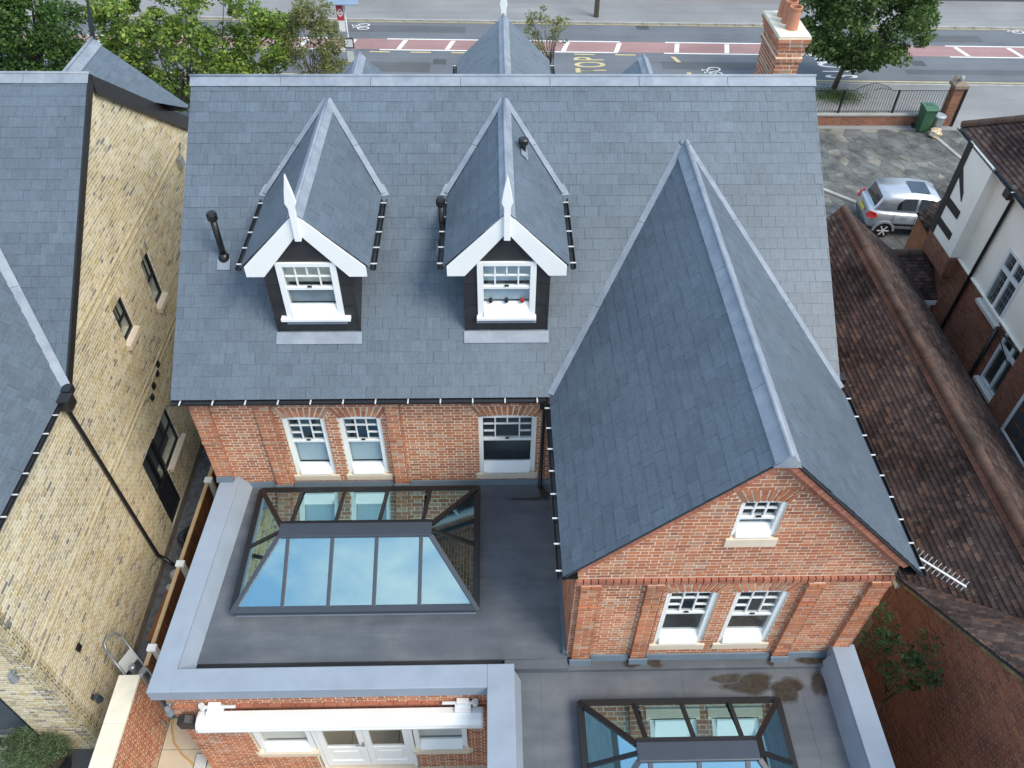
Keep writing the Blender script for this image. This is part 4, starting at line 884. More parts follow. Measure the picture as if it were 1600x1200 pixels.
for y in (-2.75, -1.02, 1.02):
    p = MB().box(fx(y)+.015, fx(y)+.10, y-.05, y+.05, G, -1.20).build('fence_post', CONC, FN); MB().box(fx(y)-.05, fx(y)+.11, y-.065, y+.065, -1.185, -1.12).build('post_cap', WHITE, p, bevel=.01)
MB().box(-1.10, -1.05, -3.14, -3.08, G, -1.45).build('fence_post', GALV, FN)
MB().box(LX+.16, -1.05, -.2, 9, G, G+.02)  # nothing linked: ground below
# ladder leaning on the yellow wall
LD = thing('step_ladder', (-1.4, -2.2, G), 'silver aluminium step ladder leaning against the yellow brick wall beside the fence', 'ladder')
lt0, lt1 = np.array((-1.45, -3.0, -2.62)), np.array((-2.13, -2.38, -1.80)); wv = np.array((.28, .40, -.28)); wv = np.array((.10, .38, -.10))
dd = lt1-lt0
for s in (0, 1): MB().tube([lt0-dd*.6+wv*s, lt0+wv*s, lt0+dd*.55+wv*s, lt1-dd*.12+wv*s], .022, 8).build('stile', GALV, LD, smooth=True)
MB().tube([lt1-dd*.12, lt1+wv*.15, lt1+wv*.5+dd*.03, lt1+wv*.85, lt1-dd*.12+wv], .022, 8).build('handrail', GALV, LD, smooth=True)
nn = np.cross(dd, wv); nn /= np.linalg.norm(nn)
for t, w in ((.44, .22), (.20, .10), (-.02, .10), (-.24, .10)): MB().obox(lt0+dd*t, wv, dd*w*.9, nn*.025).build('tread', CLIP, LD)
# planter with a bush
def leaf_mesh(name, mat, parent, pts, size, flat=.3, aspect=.5, up=.3):
    n = len(pts); pts = np.asarray(pts, float); a = RNG.normal(size=(n, 3)); a[:, 2] *= .7; a /= np.linalg.norm(a, axis=1)[:, None]
    nrm = RNG.normal(size=(n, 3)); nrm[:, 2] = np.abs(nrm[:, 2])+up; b = np.cross(a, nrm); b /= np.linalg.norm(b, axis=1)[:, None]
    sz = (size*RNG.uniform(.6, 1.35, n))[:, None]
    v = np.stack([pts-a*sz, pts-b*sz*aspect, pts+a*sz, pts+b*sz*aspect], 1).reshape(-1, 3)
    me = bpy.data.meshes.new(name); me.vertices.add(4*n); me.vertices.foreach_set('co', v.ravel()); me.loops.add(4*n); me.loops.foreach_set('vertex_index', np.arange(4*n, dtype=np.int32))
    me.polygons.add(n); me.polygons.foreach_set('loop_start', np.arange(n, dtype=np.int32)*4); me.polygons.foreach_set('loop_total', np.full(n, 4, dtype=np.int32))
    me.update(calc_edges=True); me.materials.append(mat); o = bpy.data.objects.new(name, me); C.objects.link(o); attach(o, parent); return o
def leaf_mat(name, stops):
    b = NB(name); c = b.ramp(b.rnd(), stops); c = b.mix(1., c, b.ramp(b.noise(.9, 4), [(.3, (.75,)*3), (.7, (1.25,)*3)]), 'MULTIPLY')
    p = b.n('ShaderNodeBsdfPrincipled'); b.l(c, p.inputs['Base Color']); p.inputs['Roughness'].default_value = .5; p.inputs['Specular IOR Level'].default_value = .3
    t = b.n('ShaderNodeBsdfTranslucent'); b.l(c, t.inputs[0]); m = b.n('ShaderNodeMixShader'); m.inputs[0].default_value = .35; b.l(p.outputs[0], m.inputs[1]); b.l(t.outputs[0], m.inputs[2]); b.l(m.outputs[0], b.o.inputs[0]); return b.m
LF_DARK = leaf_mat('dark_green_leaf', [(0, (.045, .095, .025)), (.5, (.075, .15, .035)), (1, (.12, .21, .05))])
LF_LIME = leaf_mat('yellow_green_leaf', [(0, (.075, .14, .03)), (.4, (.145, .24, .045)), (.8, (.25, .34, .06)), (1, (.38, .41, .09))])
LF_MID = leaf_mat('mid_green_leaf', [(0, (.045, .09, .027)), (.5, (.085, .155, .04)), (.9, (.14, .21, .06)), (1, (.24, .28, .09))])
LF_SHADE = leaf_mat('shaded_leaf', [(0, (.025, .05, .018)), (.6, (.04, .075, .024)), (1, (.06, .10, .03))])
LF_OLIVE = leaf_mat('olive_leaf', [(0, (.11, .13, .045)), (.6, (.20, .23, .075)), (1, (.30, .28, .10))])
LF_BUSH = leaf_mat('grey_green_leaf', [(0, (.05, .085, .045)), (.5, (.11, .17, .075)), (1, (.22, .28, .14))])
BARK = plain('bark', (.10, .08, .06), .9, var=.3, scale=8, bump=.5)
def clumps(c, R, nb, per, r0, shell=.55, squash=1.0):
    """leaf points in clumps spread through an ellipsoid crown; gaps stay between the clumps"""
    out = []; cs = []
    for i in range(nb):
        d = RNG.normal(size=3); d /= np.linalg.norm(d); q = RNG.uniform(shell, 1)**.6
        cc = np.array(c)+d*np.array(R)*q; cs.append(cc); r = r0*RNG.uniform(.6, 1.3)
        p = RNG.normal(size=(per, 3)); p /= np.linalg.norm(p, axis=1)[:, None]; p *= (RNG.uniform(.25, 1, per)**.5)[:, None]*r; p[:, 2] *= .75*squash
        out.append(cc+p)
    return np.concatenate(out), cs
def tree(name, base, c, R, nb, per, r0, leaf, size, label, cat='tree', trunks=1, tr=.12, group=None, shell=.5, limbs=14, spread=.2):
    T = thing(name, base, label, cat, group); pts, cs = clumps(c, R, nb, per, r0, shell)
    leaf_mesh('crown', leaf, T, pts, size)
    m = MB(); base = np.array(base, float); c = np.array(c, float)
    for k in range(trunks):
        o = np.array((random.uniform(-spread, spread), random.uniform(-spread, spread), 0)) if trunks > 1 else 0
        fork = base+(c-base)*.45+(np.array((random.uniform(-1, 1), random.uniform(-1, 1), 0))*R[0]*.35 if trunks > 1 else 0)
        m.tube([base+o, (base+o+fork)/2+np.array((random.uniform(-.06, .06), random.uniform(-.06, .06), 0)), fork], tr, 8, r1=tr*.65)
        for i in range(limbs):
            e = np.array(cs[RNG.integers(len(cs))]); md = (fork+e)/2+np.array((0, 0, .15)); m.tube([fork, md, e], tr*.5, 6, r1=tr*.1)
    m.build('trunk', BARK, T, smooth=True); return T
PL = thing('potted_bush', (-2.95, -4.0, G), 'grey green olive bush in a round black pot at the bottom left corner', 'plant')
MB().lathe((-2.95, -4.0, G), [(.22, 0), (.30, .30), (.33, .44), (.33, .48), (.29, .48), (.27, .40)], 22).build('pot', BLACK, PL)
MB().lathe((-2.95, -4.0, G+.38), [(.27, 0), (.27, .03)], 18).build('soil', plain('potting_soil', (.05, .04, .03), .95, var=.4, scale=12), PL)
pts, cs = clumps((-3.2, -3.95, -2.6), (.62, .40, .38), 80, 75, .17, .2); leaf_mesh('foliage', LF_BUSH, PL, pts, .055, aspect=.10)
m = MB()
for e in cs[::5]: m.tube([(-2.95, -4, G+.4), (np.array((-2.95, -4, G+.4))+e)/2+np.array((0, 0, .1)), e], .012, 5, r1=.004)
m.build('stem', BARK, PL)
# awning on the rear extension
AW = thing('awning', (2.8, -4.2, -.72), 'long white retracted awning cassette fixed above the french doors', 'awning')
pr = [(-4.19, -.48), (-4.30, -.455), (-4.40, -.47), (-4.46, -.53), (-4.475, -.62), (-4.455, -.70), (-4.40, -.73), (-4.19, -.73)]
MB().prism([(.50, y, z) for y, z in pr], (4.51, 0, 0)).build('cassette', WHITE, AW)
MB().prism([(.47, y*1.0, z) for y, z in pr], (.028, 0, 0)).build('end_cap', CLIP, AW); MB().prism([(5.012, y, z) for y, z in pr], (.028, 0, 0)).build('end_cap', CLIP, AW)
MB().box(.51, 5.0, -4.479, -4.46, -.615, -.60).build('seam', CLIP, AW)
for x, s in ((.75, 1), (4.72, -1)):
    b = MB().box(x-.13, x+.13, -4.30, -4.11, -.46, -.40).box(x-.1, x+.1, -4.2, -4.115, -.40, -.30).build('bracket', WHITE, AW, bevel=.008)
    MB().tube([(x-s*.2, -4.17, -.36), (x+s*.33, -4.17, -.36)], .028, 10).build('arm', CLIP, AW)
    MB().lathe((x-s*.2, -4.17, -.42), [(.05, 0), (.05, .12)], 12).build('pivot', CLIP, AW)
fl = thing('flood_light', (.19, -4.13, -.84), 'black floodlight on the brick wall at the left end of the white awning', 'lamp')
MB().tube([(.19, -4.10, -.80), (.19, -4.19, -.80)], .02, 8).build('bracket', BLACK, fl); MB().prism([(.08, -4.16, -.92), (.32, -4.16, -.94), (.34, -4.16, -.70), (.20, -4.16, -.63), (.06, -4.16, -.72)], (0, -.13, -.03)).build('housing', BLACK, fl, bevel=.01)
MB().tube([(-1.08, -3.1, G+.55), (-1.07, -3.12, G+.04), (-1.02, -3.35, G+.02), (-.92, -3.58, G+.02), (-.70, -3.81, G+.02), (-.52, -3.93, G+.02), (-.30, -4.15, G+.02), (.1, -4.7, G+.02)], .016, 8).build('garden_hose', plain('yellow_hose', (.50, .31, .09), .5), None, smooth=True)
tag(bpy.data.objects['garden_hose'], 'yellow garden hose lying on the beige patio beside the garden wall', 'hose')
gr = thing('slatted_grate', (-.32, -3.98, G), 'white slatted drain grate standing by the foot of the red brick extension', 'grate')
MB().box(-.42, -.20, -4.14, -3.80, G, G+.05).build('frame', ALU, gr)
for k in range(9): MB().box(-.41+k*.024, -.398+k*.024, -4.13, -3.81, G+.05, G+.065).build('slat', WHITE, gr)
for k in range(3): MB().lathe((5.12+(.10, .36, .62)[k], DY+.0, 3.965), [(.02, 0), (.035, .02), (.035, .07), (.02, .09)], 10).build(('trinket',)*1+('x',) and 'trinket', (BLACK, BLACK, plain('red_glaze', (.35, .02, .02), .3))[k], None)
for o, l in zip([o for o in C.objects if o.name.startswith('trinket')], ('small black ornament at the left end of the open dormer window', 'small black ornament in the middle of the open dormer window', 'small red ornament on the sill of the open dormer window')): tag(o, l, 'ornament')
# alley clutter
cb = MB()
for k in range(5):
    r = .16+.03*k; cb.tube([(-1.75+r*math.cos(t)*.8, .95+r*math.sin(t), G+.06+.05*k+.04*math.sin(3*t+k)) for t in np.linspace(0, 5.8, 16)], .014, 6)
tag(cb.build('cable_coil', BLACK), 'coil of black cable lying in the dark alley', 'cable')
MB().prism([(-2.05, -1.5, G+.05), (-1.60, -1.5, G+.12), (-1.42, -.35, G+.12), (-1.95, -.35, G+.05)], (0, 0, .02)).build('plywood_sheet', plain('rusty_plywood', (.30, .12, .045), .8, var=.25))
tag(bpy.data.objects['plywood_sheet'], 'orange brown plywood sheet lying on the alley floor behind the fence', 'board')
bgm = MB(); 
for k, (x, y, r, z) in enumerate(((-1.85, .05, .13, .12), (-1.7, -.15, .11, .09), (-1.9, -.25, .09, .08))): bgm.lathe((x, y, G+.01), [(r*.7, 0), (r, z*.6), (r*.8, z*1.3), (r*.25, z*1.7)], 9)
tag(bgm.build('crumpled_sack', CONC), 'crumpled pale sack on the alley floor near the downpipe', 'sack')
MB().box(-2.35, -1.55, 3.9, 4.7, G, -2.55).build('storage_box', plain('grey_cabinet', (.26, .28, .31), .6)); tag(bpy.data.objects['storage_box'], 'pale grey storage cabinet deep in the alley beyond the fence', 'cabinet')
MB().lathe((-1.62, -2.62, -2.35), [(.07, 0), (.075, .12), (.06, .2), (.03, .22)], 12).build('watering_can', GALV)
o = bpy.data.objects['watering_can']; MB().tube([(-1.62, -2.62, -2.35), (-1.62, -2.62, G)], .02, 6).build('stake', GALV, None); st = bpy.data.objects['stake']
st.parent = o; o.name = 'garden_lantern'; tag(o, 'small round grey lantern on a stake beside the end of the coping stones', 'lantern')
# ================================================================ RIGHT: OLD TILED OUTBUILDING
OB = thing('tiled_outbuilding', (14.4, 3, G), 'long low brick outbuilding with a mossy brown clay tile roof beside the slate house', 'outbuilding')
OX, OZ, OA = 12.80, -.55, -1.92
RX, RZ, EX, EZ = 14.36, .90, 16.24, -.56
TP = Pieces(); OBK = Pieces()
TL = slate_proto(.160, .10, .026, .03)
ts = np.array((RX-OX, 0, RZ-OZ)); tl = np.linalg.norm(ts); ts /= tl; YF = 8.1
pv = .75
yva = lambda z: OA-(z-OZ)/pv
d = MB(); quad(d, (OX-.1, YF, OZ-.11), (OX-.1, OA+.02, OZ-.11), (RX, -3.85, RZ-.02), (RX, YF, RZ-.02), .06); quad(d, (EX, YF, EZ-.02), (RX, YF, RZ-.02), (RX, -6, RZ-.02), (EX, -6, EZ-.02), .06)
quad(d, (OX-.08, OA+.1, OZ-.10), (OX-.08, -8, OZ-.02+(-8-OA)*-pv), (19, -8, OZ-.02+(-8-OA)*-pv), (19, OA+.1, OZ-.10), .06)
d.build('roof_deck', DECK, OB)
slates(TP, 't', TL, (OX-.09, YF, OZ-.09), (0, -1, 0), ts, YF+4.2, tl-.02, lambda s: [(0, YF-yva(OZ-.09+ts[2]*s))], .10, .165, .005, .026, .003)
tr_ = np.array((RX-EX, 0, RZ-EZ)); trl = np.linalg.norm(tr_); tr_ /= trl
slates(TP, 't', TL, (EX, -5, EZ), (0, 1, 0), tr_, YF+5, trl-.08, lambda s: [(0, YF+5)], .10, .165, .005, .026, .003)
p2 = np.array((0, -1, pv)); p2l = 1.25; p2 /= p2l
slates(TP, 't', TL, (17, OA+.06, OZ-.06), (-1, 0, 0), p2, 4.5, 5.2, lambda s: [(17-(OX+.02+max(0, p2[2]*s-.03)/(ts[2]/ts[0])), 17-OX+.07)], .10, .165, .005, .026, .003)
TPR = Pieces()
slates(TPR, 't', TL, (OX-.09, YF, OZ-.09), (0, -1, 0), ts, YF+4.2, .1, lambda s: [(0, .01)], .10, .165, .005, .026, .003)
# bright row of under-ridge tiles, then the half-round ridge tiles
m = MB(); y = YF
while y > -3.7:
    b0 = np.array((RX, y, RZ))-ts*.20+np.array((-ts[2], 0, ts[0]))*.022; m.obox(b0, (0, -.158, 0), ts*.11, np.array((-ts[2], 0, ts[0]))*.014); y -= .165
o = m.build('under_ridge_tiles', pieces('red_clay_tile', [(0, (.10, .050, .038)), (.5, (.125, .060, .044)), (1, (.08, .048, .04))], dirt=.35, dscale=2), OB); o['kind'] = 'stuff'
y = YF
def ridge_tile(parent, a, b, r=.108, n=9, base=.0):
    a, b = np.array(a, float), np.array(b, float); t = (b-a)/np.linalg.norm(b-a); s = np.cross(t, (0, 0, 1)); s /= np.linalg.norm(s); u = np.cross(s, t); m = MB(); rr = (r, r*.97)
    for p, q in ((a, rr[0]), (b, rr[1])): m.v += [tuple(p+q*(math.cos(k*math.pi/(n-1))*s*1.0+math.sin(k*math.pi/(n-1))*u)) for k in range(n)]
    m.f += [(k, k+1, n+k+1, n+k) for k in range(n-1)]+[tuple(range(n))[::-1], tuple(range(n, 2*n))]
    return m.build('ridge_tile', RIDGE, parent)
k = 0
while y > -3.8:
    dz = random.uniform(-.008, .008); ridge_tile(OB, (RX+.02, y, RZ-.03+dz), (RX+.02, y-.295, RZ-.03+dz)); y -= .30
wall('side_wall', [(OX, OA, G), (OX, YF-.1, G), (OX, YF-.1, OZ-.06), (OX, OA, OZ-.06)], (.22, 0, 0), OLDM, OB)
wall('side_wall', [(EX-.2, -5, G), (EX-.2, YF-.1, G), (EX-.2, YF-.1, EZ-.02), (EX-.2, -5, EZ-.02)], (-.22, 0, 0), OLDM, OB)
wall('end_wall', [(OX+.22, YF-.1, G), (EX-.42, YF-.1, G), (EX-.42, YF-.1, EZ+.1), (RX, YF-.1, RZ-.1), (OX+.22, YF-.1, OZ+.1)], (0, -.22, 0), OLDM, OB)
wall('gable_wall', [(OX, OA, G), (OX, -8, G), (OX, -8, OZ-.08+pv*6.08), (OX, OA, OZ-.08)], (.22, 0, 0), OLDM, OB)
brick_wall(OBK, (OX, OA, 0), (0, -1, 0), (-1, 0, 0), 5.4, G+.03, 3.6, lambda z: (max(0, (z-OZ+.12)/pv), 5.4))
brick_wall(OBK, (OX, YF-.1, 0), (0, -1, 0), (-1, 0, 0), YF-.1-OA, G+1.2, OZ-.1)
OBK.finish('brick', BR, OLD, OB, 300, 'brickwork')
m = MB(); s = 0.
gy = np.array((0, -1, pv)); gy /= np.linalg.norm(gy)
while s < 5:
    m.obox(np.array((OX-.10+random.uniform(-.012, .012), OA+.05, OZ-.09))+gy*s, gy*.155, (.14, 0, 0), np.cross(gy, (1, 0, 0))*(-.045)); s += .165
o = m.build('verge_tiles', pieces('mossy_verge', [(0, (.14, .11, .06)), (.5, (.20, .15, .08)), (1, (.11, .08, .05))], dirt=.4, dscale=4), OB); o['kind'] = 'stuff'
MB().box(OX-.06, OX+.01, OA-.02, OA+.30, OZ-.30, OZ-.24).box(OX-.06, OX-.04, OA-.02, OA+.3, OZ-.24, OZ-.17).box(OX-.02, OX+.0, OA-.02, OA+.3, OZ-.24, OZ-.17).box(OX-.06, OX+.0, OA-.03, OA-.02, OZ-.3, OZ-.17).build('gutter_end', CLIP, OB)
# roof over the side passage, between outbuilding and rendered house
lk = np.array((0, 1.1, .70)); lkl = np.linalg.norm(lk); lk /= lkl
d = MB(); quad(d, (15.4, 7.1, -1.32), (17.3, 7.1, -1.32), (17.3, 8.2, -.62), (15.4, 8.2, -.62), .05); quad(d, (17.3, 9.2, -1.3), (15.4, 9.2, -1.3), (15.4, 8.2, -.62), (17.3, 8.2, -.62), .05); d.build('roof_deck', DECK, OB)
slates(TP, 't', TL, (15.3, 7.06, -1.32), (1, 0, 0), lk, 2.0, lkl+.02, lambda s: [(0, 1.98)], .10, .165, .005, .026, .003)
for k in range(5): ridge_tile(OB, (15.55+.36*k, 8.2, -.63), (15.55+.36*k+.35, 8.2, -.63), .11)
MB().box(15.5, 17.28, 7.02, 7.05, -1.50, -1.36).build('fascia', UPVC, OB)
MB().box(15.95, 16.0, 7.10, 7.16, G, -1.5).box(17.16, 17.22, 7.10, 7.16, G, -1.5).box(16.0, 17.16, 7.10, 7.16, -1.6, -1.5).build('door_frame', UPVC, OB)
MB().box(16.0, 17.16, 7.2, 7.24, G, -1.6).build('doorway_dark_panel', BLACK, OB)  # black panel painted as the dark of the opening under the eave
TP.finish('roof_tile', {'t': TL}, TILE, OB, 300, 'roof_tiling')
# ================================================================ RIGHT: RENDERED HOUSE WITH BLACK TIMBERS
RH = thing('rendered_house', (20, 4, G), 'cream rendered house with black timbers over red brick and a brown tiled hip roof', 'house')
HX, HC = 17.3, 8.28; RB = Pieces(); RT = Pieces()
WN = [(4.60, 5.50, -.03, 1.50), (3.3, 4.22, -1.46, .10)]
ub = 8.28
wall_cut('side_wall', (HX, HC, 0), (0, -1, 0), (-1, 0, 0), 10.3, G, .06, None, [(HC-b, HC-a, c, d) for a, b, c, d in WN], .25, OLDM, RH)
wall_cut('rendered_wall', (HX, HC, 0), (0, -1, 0), (-1, 0, 0), 10.3, .06, 2.70, None, [(HC-b, HC-a, c, d) for a, b, c, d in WN], .25, RENDER, RH)
brick_wall(RB, (HX, HC, 0), (0, -1, 0), (-1, 0, 0), 10.3, -2.9, .04, None, [(HC-b, HC-a, c-.12, d) for a, b, c, d in WN]+[(HC-7.1, HC-7.0, -3, -2.95)])
MB().box(HX-.06, HX, -2, HC, .045, .10).build('render_drip', RENDER, RH, bevel=.015)
MB().box(HX-.28, HX, 6.98, HC, .12, 2.69).build('rendered_wall', RENDER, RH)
MB().box(HX-.28, HX, 6.98, HC, -.5, .12).build('corbel', OLDM, RH)
brick_wall(RB, (HX-.28, HC, 0), (0, -1, 0), (-1, 0, 0), 1.3, -.5, .12); brick_wall(RB, (HX-.28, 6.98, 0), (1, 0, 0), (0, -1, 0), .28, -.5, .1)
MB().box(HX-.3, HX, -2, 3.2, G, 2.7).build('brick_bay', OLDM, RH)
brick_wall(RB, (HX-.3, 3.2, 0), (0, -1, 0), (-1, 0, 0), 5.2, -2.6, 1.2)
wall('front_wall', [(HX+.25, HC, G), (24, HC, G), (24, HC, 2.7), (HX+.25, HC, 2.7)], (0, -.25, 0), RENDER, RH)
RB.finish('brick', BR, OLD, RH, 0, 'brickwork')
TX = HX-.28
MB().box(TX-.025, TX+.01, 8.08, 8.30, .12, 2.69).build('timber', TIMBER, RH)
MB().prism([(TX-.02, 8.1, 2.1), (TX-.02, 7.62, 1.62), (TX-.02, 7.55, 1.42), (TX-.02, 7.72, 1.55), (TX-.02, 8.1, 1.86)], (.03, 0, 0)).build('timber_brace', TIMBER, RH)
MB().box(TX-.02, TX+.01, 7.40, 8.08, 1.0, 1.22).build('timber', TIMBER, RH); MB().box(TX-.02, TX+.01, 7.32, 8.08, .42, .62).build('timber', TIMBER, RH)
def casement(y0, y1, z0, z1, tz, lead=True):
    X = HX-.02; f = MB(); t = .07; ym = (y0+y1)/2
    f.box(X, X+.07, y0, y0+t, z0, z1).box(X, X+.07, y1-t, y1, z0, z1).box(X, X+.07, y0+t, y1-t, z0, z0+t).box(X, X+.07, y0+t, y1-t, z1-t, z1).box(X+.005, X+.065, ym-.05, ym+.05, z0+t, z1-t).box(X+.003, X+.067, y0+t, y1-t, tz-.05, tz+.05)
    w = f.build('casement_window', UPVC, RH)
    for p, q in ((y0+t, ym-.05), (ym+.05, y1-t)):
        for r, s in ((z0+t, tz-.05), (tz+.05, z1-t)):
            MB().box(X+.03, X+.036, p, q, r, s).build('pane', GLASS, w)
            if lead:
                g = MB(); n = max(2, int((s-r)/.16))
                for k in range(1, n): z = r+(s-r)*k/n; g.box(X+.024, X+.03, p, q, z-.005, z+.005)
                for k in (1, 2): y = p+(q-p)*k/3; g.box(X+.0235, X+.0295, y-.005, y+.005, r, s)
                g.build('lead_came', GALV, w)
    MB().box(HX+.2, HX+.22, y0, y1, z0, z1).build('room_lining', ROOMD, w)
    MB().prism([(HX-.12, y0-.08, z0-.12), (HX-.12, y0-.08, z0-.04), (HX+.05, y0-.08, z0), (HX+.05, y0-.08, z0-.12)], (0, y1-y0+.16, 0)).build('sill', CONC, w)
casement(*WN[0], 1.0); casement(*WN[1], -.35, False)
X = HX-.3
w = MB().box(X-.03, X+.02, 1.3, 2.46, -1.42, -1.34).box(X-.03, X+.02, 2.38, 2.46, -1.34, -.2).box(X-.03, X+.02, 1.3, 2.38, -.28, -.2).box(X-.03, X+.02, 1.3, 1.38, -1.34, -.28).build('casement_window', UPVC, RH)
MB().box(X-.012, X-.006, 1.38, 2.38, -1.34, -.28).build('pane', GLASS, w); MB().box(X-.005, X-.002, 1.38, 2.38, -1.34, -.28).build('room_lining', ROOMD, w); MB().box(X-.1, X, 1.2, 2.55, -1.52, -1.43).build('sill', CONC, w)
MB().tube([(HX-.12, 6.12, 2.66), (HX-.06, 6.15, 2.4), (HX-.06, 6.3, -1.7), (HX-.06, 6.3, G)], .045, 8).build('downpipe', BLACK, RH, smooth=True)
MB().tube([(HX-.06, 4.50, -.10), (HX-.06, 4.48, G)], .045, 8).build('soil_pipe', BLACK, RH, smooth=True)
MB().tube([(HX-.06, 4.52, -.08), (HX-.1, 4.2, -.02), (HX-.1, 3.6, .05)], .02, 6).tube([(HX-.07, 4.5, -.15), (HX-.1, 4.1, -.22), (HX-.1, 3.6, -.40)], .014, 6).build('cable_run', BLACK, RH)
hx, hy, hz = HX-.20, 8.98, 2.72; hp = .70
d = MB(); quad(d, (hx, -2, hz-.02), (hx, hy, hz-.02), (hx+5, hy-5, hz-.02+5*hp), (hx+5, -2, hz-.02+5*hp), -.06); quad(d, (hx, hy, hz-.02), (hx+12, hy, hz-.02), (hx+12, hy-5, hz-.02+5*hp), (hx+5, hy-5, hz-.02+5*hp), .06); d.build('roof_deck', DECK, RH)
hs = np.array((1, 0, hp)); hs /= np.linalg.norm(hs)
slates(RT, 't', TL, (hx-.03, hy+.0, hz-.02), (0, -1, 0), hs, 9, 4.5, lambda s: [(hs[0]*s, 9)], .10, .165, .005, .026, .003)
hq = np.array((0, -1, hp)); hq /= np.linalg.norm(hq)
slates(RT, 't', TL, (hx+8, hy+.03, hz-.02), (-1, 0, 0), hq, 8, 4.5, lambda s: [(0, 8-(-hq[1])*s)], .10, .165, .005, .026, .003)
RT.finish('roof_tile', {'t': TL}, TILE, RH, 300, 'roof_tiling')
p = np.array((hx, hy, hz)); q = np.array((1, -1, hp))
for k in range(11): ridge_tile(RH, p+q*(.26*k), p+q*(.26*k+.255), .12)
gutter(RH, (hx-.05, hy+.02, hz-.05), (hx-.05, 3, hz-.05), (-1, 0, 0), 60, .06)
MB().box(hx, hx+.03, 3, hy, hz-.19, hz-.05).build('fascia', UPVC, RH)
MB().box(hx-.12, hx+.05, 6.0, 6.25, hz-.28, hz-.08).build('rain_hopper', BLACK, RH, bevel=.02)
# porch
PO = Pieces()
P1, P2, P3 = np.array((17.74, 10.27, -.7)), np.array((18.14, 9.69, -1.2)), np.array((19.15, 11.26, -.7)); P4 = P2+(P3-P1)
d = MB(); quad(d, P2, P4, P3, P1, .07); d.build('porch_roof', TILE, RH)
m = MB(); pn = np.cross(P4-P2, P1-P2); pn /= np.linalg.norm(pn)
for i in range(7):
    for j in range(11):
        f0, f1 = i/7, (i+1)/7; g0, g1 = (j-.5*(i % 2))/10+.006, (j+1-.5*(i % 2))/10-.006
        Q = lambda f, g: P2+(P1-P2)*f+(P4-P2)*g
        m.prism([Q(f0, g0)+pn*.03, Q(f0, g1)+pn*.03, Q(f1, g1)+pn*.01, Q(f1, g0)+pn*.01], -pn*.012)
o = m.build('porch_tiles', TILE, RH); o['kind'] = 'stuff'
i1, i2 = P1+(P3-P1)*.06, P2+(P3-P1)*.06; w_ = np.array((.12, .09, 0))
m = MB().prism([i1-(0, 0, .06), i2-(0, 0, .06), (i2[0], i2[1], G), (i1[0], i1[1], G)], w_); m.build('porch_wall', plain('orange_brick', (.30, .135, .065), .9, var=.25, scale=6), RH)
MB().prism([i2-(0, 0, .08), P4-(0, 0, .08), (P4[0], P4[1], G), (i2[0], i2[1], G)], (-.06, .1, 0)).build('porch_wall', OLDM, RH)
# ================================================================ GROUND AND STREET
st_ = lambda n, m, mat: struct(m.build(n, mat))
rs = -.028                                       # the road runs slightly askew
def ry(x, y0): return y0+rs*x
def band(m, x0, x1, ya, yb, z): return m.prism([(x0, ry(x0, ya), z-.02), (x1, ry(x1, ya), z-.02), (x1, ry(x1, yb), z-.02), (x0, ry(x0, yb), z-.02)], (0, 0, .02))
st_('ground', MB().add([(-300, -200, G-.12), (300, -200, G-.12), (300, 400, G-.12), (-300, 400, G-.12)], [(0, 1, 2, 3)]), PAVE)
st_('alley', MB().box(-2.2, -.86, -3.1, 12, G-.1, G), SOIL); st_('patio', MB().box(-1.13, 12.8, -12, -3.1, G-.1, G-.012), DECK)
pt = bpy.data.objects['patio']; x = -1.13
k = 0
for i in range(7):
    for j in range(4):
        MB().box(-1.12+.9*i, -1.12+.9*i+.89, -3.1-.6*(j+1)+.005, -3.1-.6*j-.005, G-.03, G+random.uniform(-.002, .002)).build('paving_slab', PATIO, pt)
st_('terrace', MB().box(-8, -1.42, -12, -3.65, G-.1, G), plain('dark_terrace', (.075, .085, .10), .5, var=.15))
st_('side_passage', MB().box(11.04, 12.8, -12, 12, G-.1, G), SOIL); st_('side_yard', MB().box(16.2, 17.3, -3, 9, G-.1, G), SOIL)
RW = st_('road', band(MB(), -120, 140, 25.05, 31.40, G-.10), ROAD)
st_('pavement', band(MB(), -120, 140, 20.9, 24.93, G), PAVE); st_('pavement', band(MB(), -120, 140, 31.52, 34.9, G), PAVE)
KR = [st_('kerb', band(MB(), -120, 140, 24.94, 25.04, G+.01), KERB), st_('kerb', band(MB(), -120, 140, 31.41, 31.51, G+.01), KERB)]
for o in KR: o.scale.z = 1
for x in range(-14, 36): 
    for kk, (ya, yb) in enumerate(((24.93, 25.055), (31.395, 31.52))):
        if kk == 0 and x < 16: continue
        MB().box(x*.915, x*.915+.905, ry(x*.915, ya), ry(x*.915, yb), G-.1, G+.012+random.uniform(-.004, .004)).build('kerb_stone', KERB, KR[kk])
st_('front_garden', MB().box(-8, 11.04, 9.4, 20.6, G-.1, G-.01), PAVE)
rz = G-.10
def rpt(x, y):                                  # a ground point measured at z = G, moved along the view to the road surface
    t = (CAM[2]-rz)/(CAM[2]-G); return CAM[0]+(x-CAM[0])*t, CAM[1]+(y-CAM[1])*t
def mark(name, pts, mat, lift=.004, parent=RW): return MB().add([(*rpt(x, y), rz+lift) for x, y in pts], [tuple(range(len(pts)))]).build(name, mat, parent)
def rband(name, x0, x1, ya, yb, mat, lift=.004): return mark(name, [(x0, ya+rs*x0), (x1, ya+rs*x1), (x1, yb+rs*x1), (x0, yb+rs*x0)], mat, lift)
PATCH = asphalt('asphalt_patch', (.10, .105, .112))
for x0, x1, a, b in ((-3.0, 4.0, 29.9, 30.7), (13.0, 18.5, 26.2, 27.0), (20, 29, 29.6, 30.3), (-1, 2.5, 25.6, 26.6), (24, 33, 26.0, 26.5)): rband('road_patch', x0, x1, a, b, PATCH, .003)
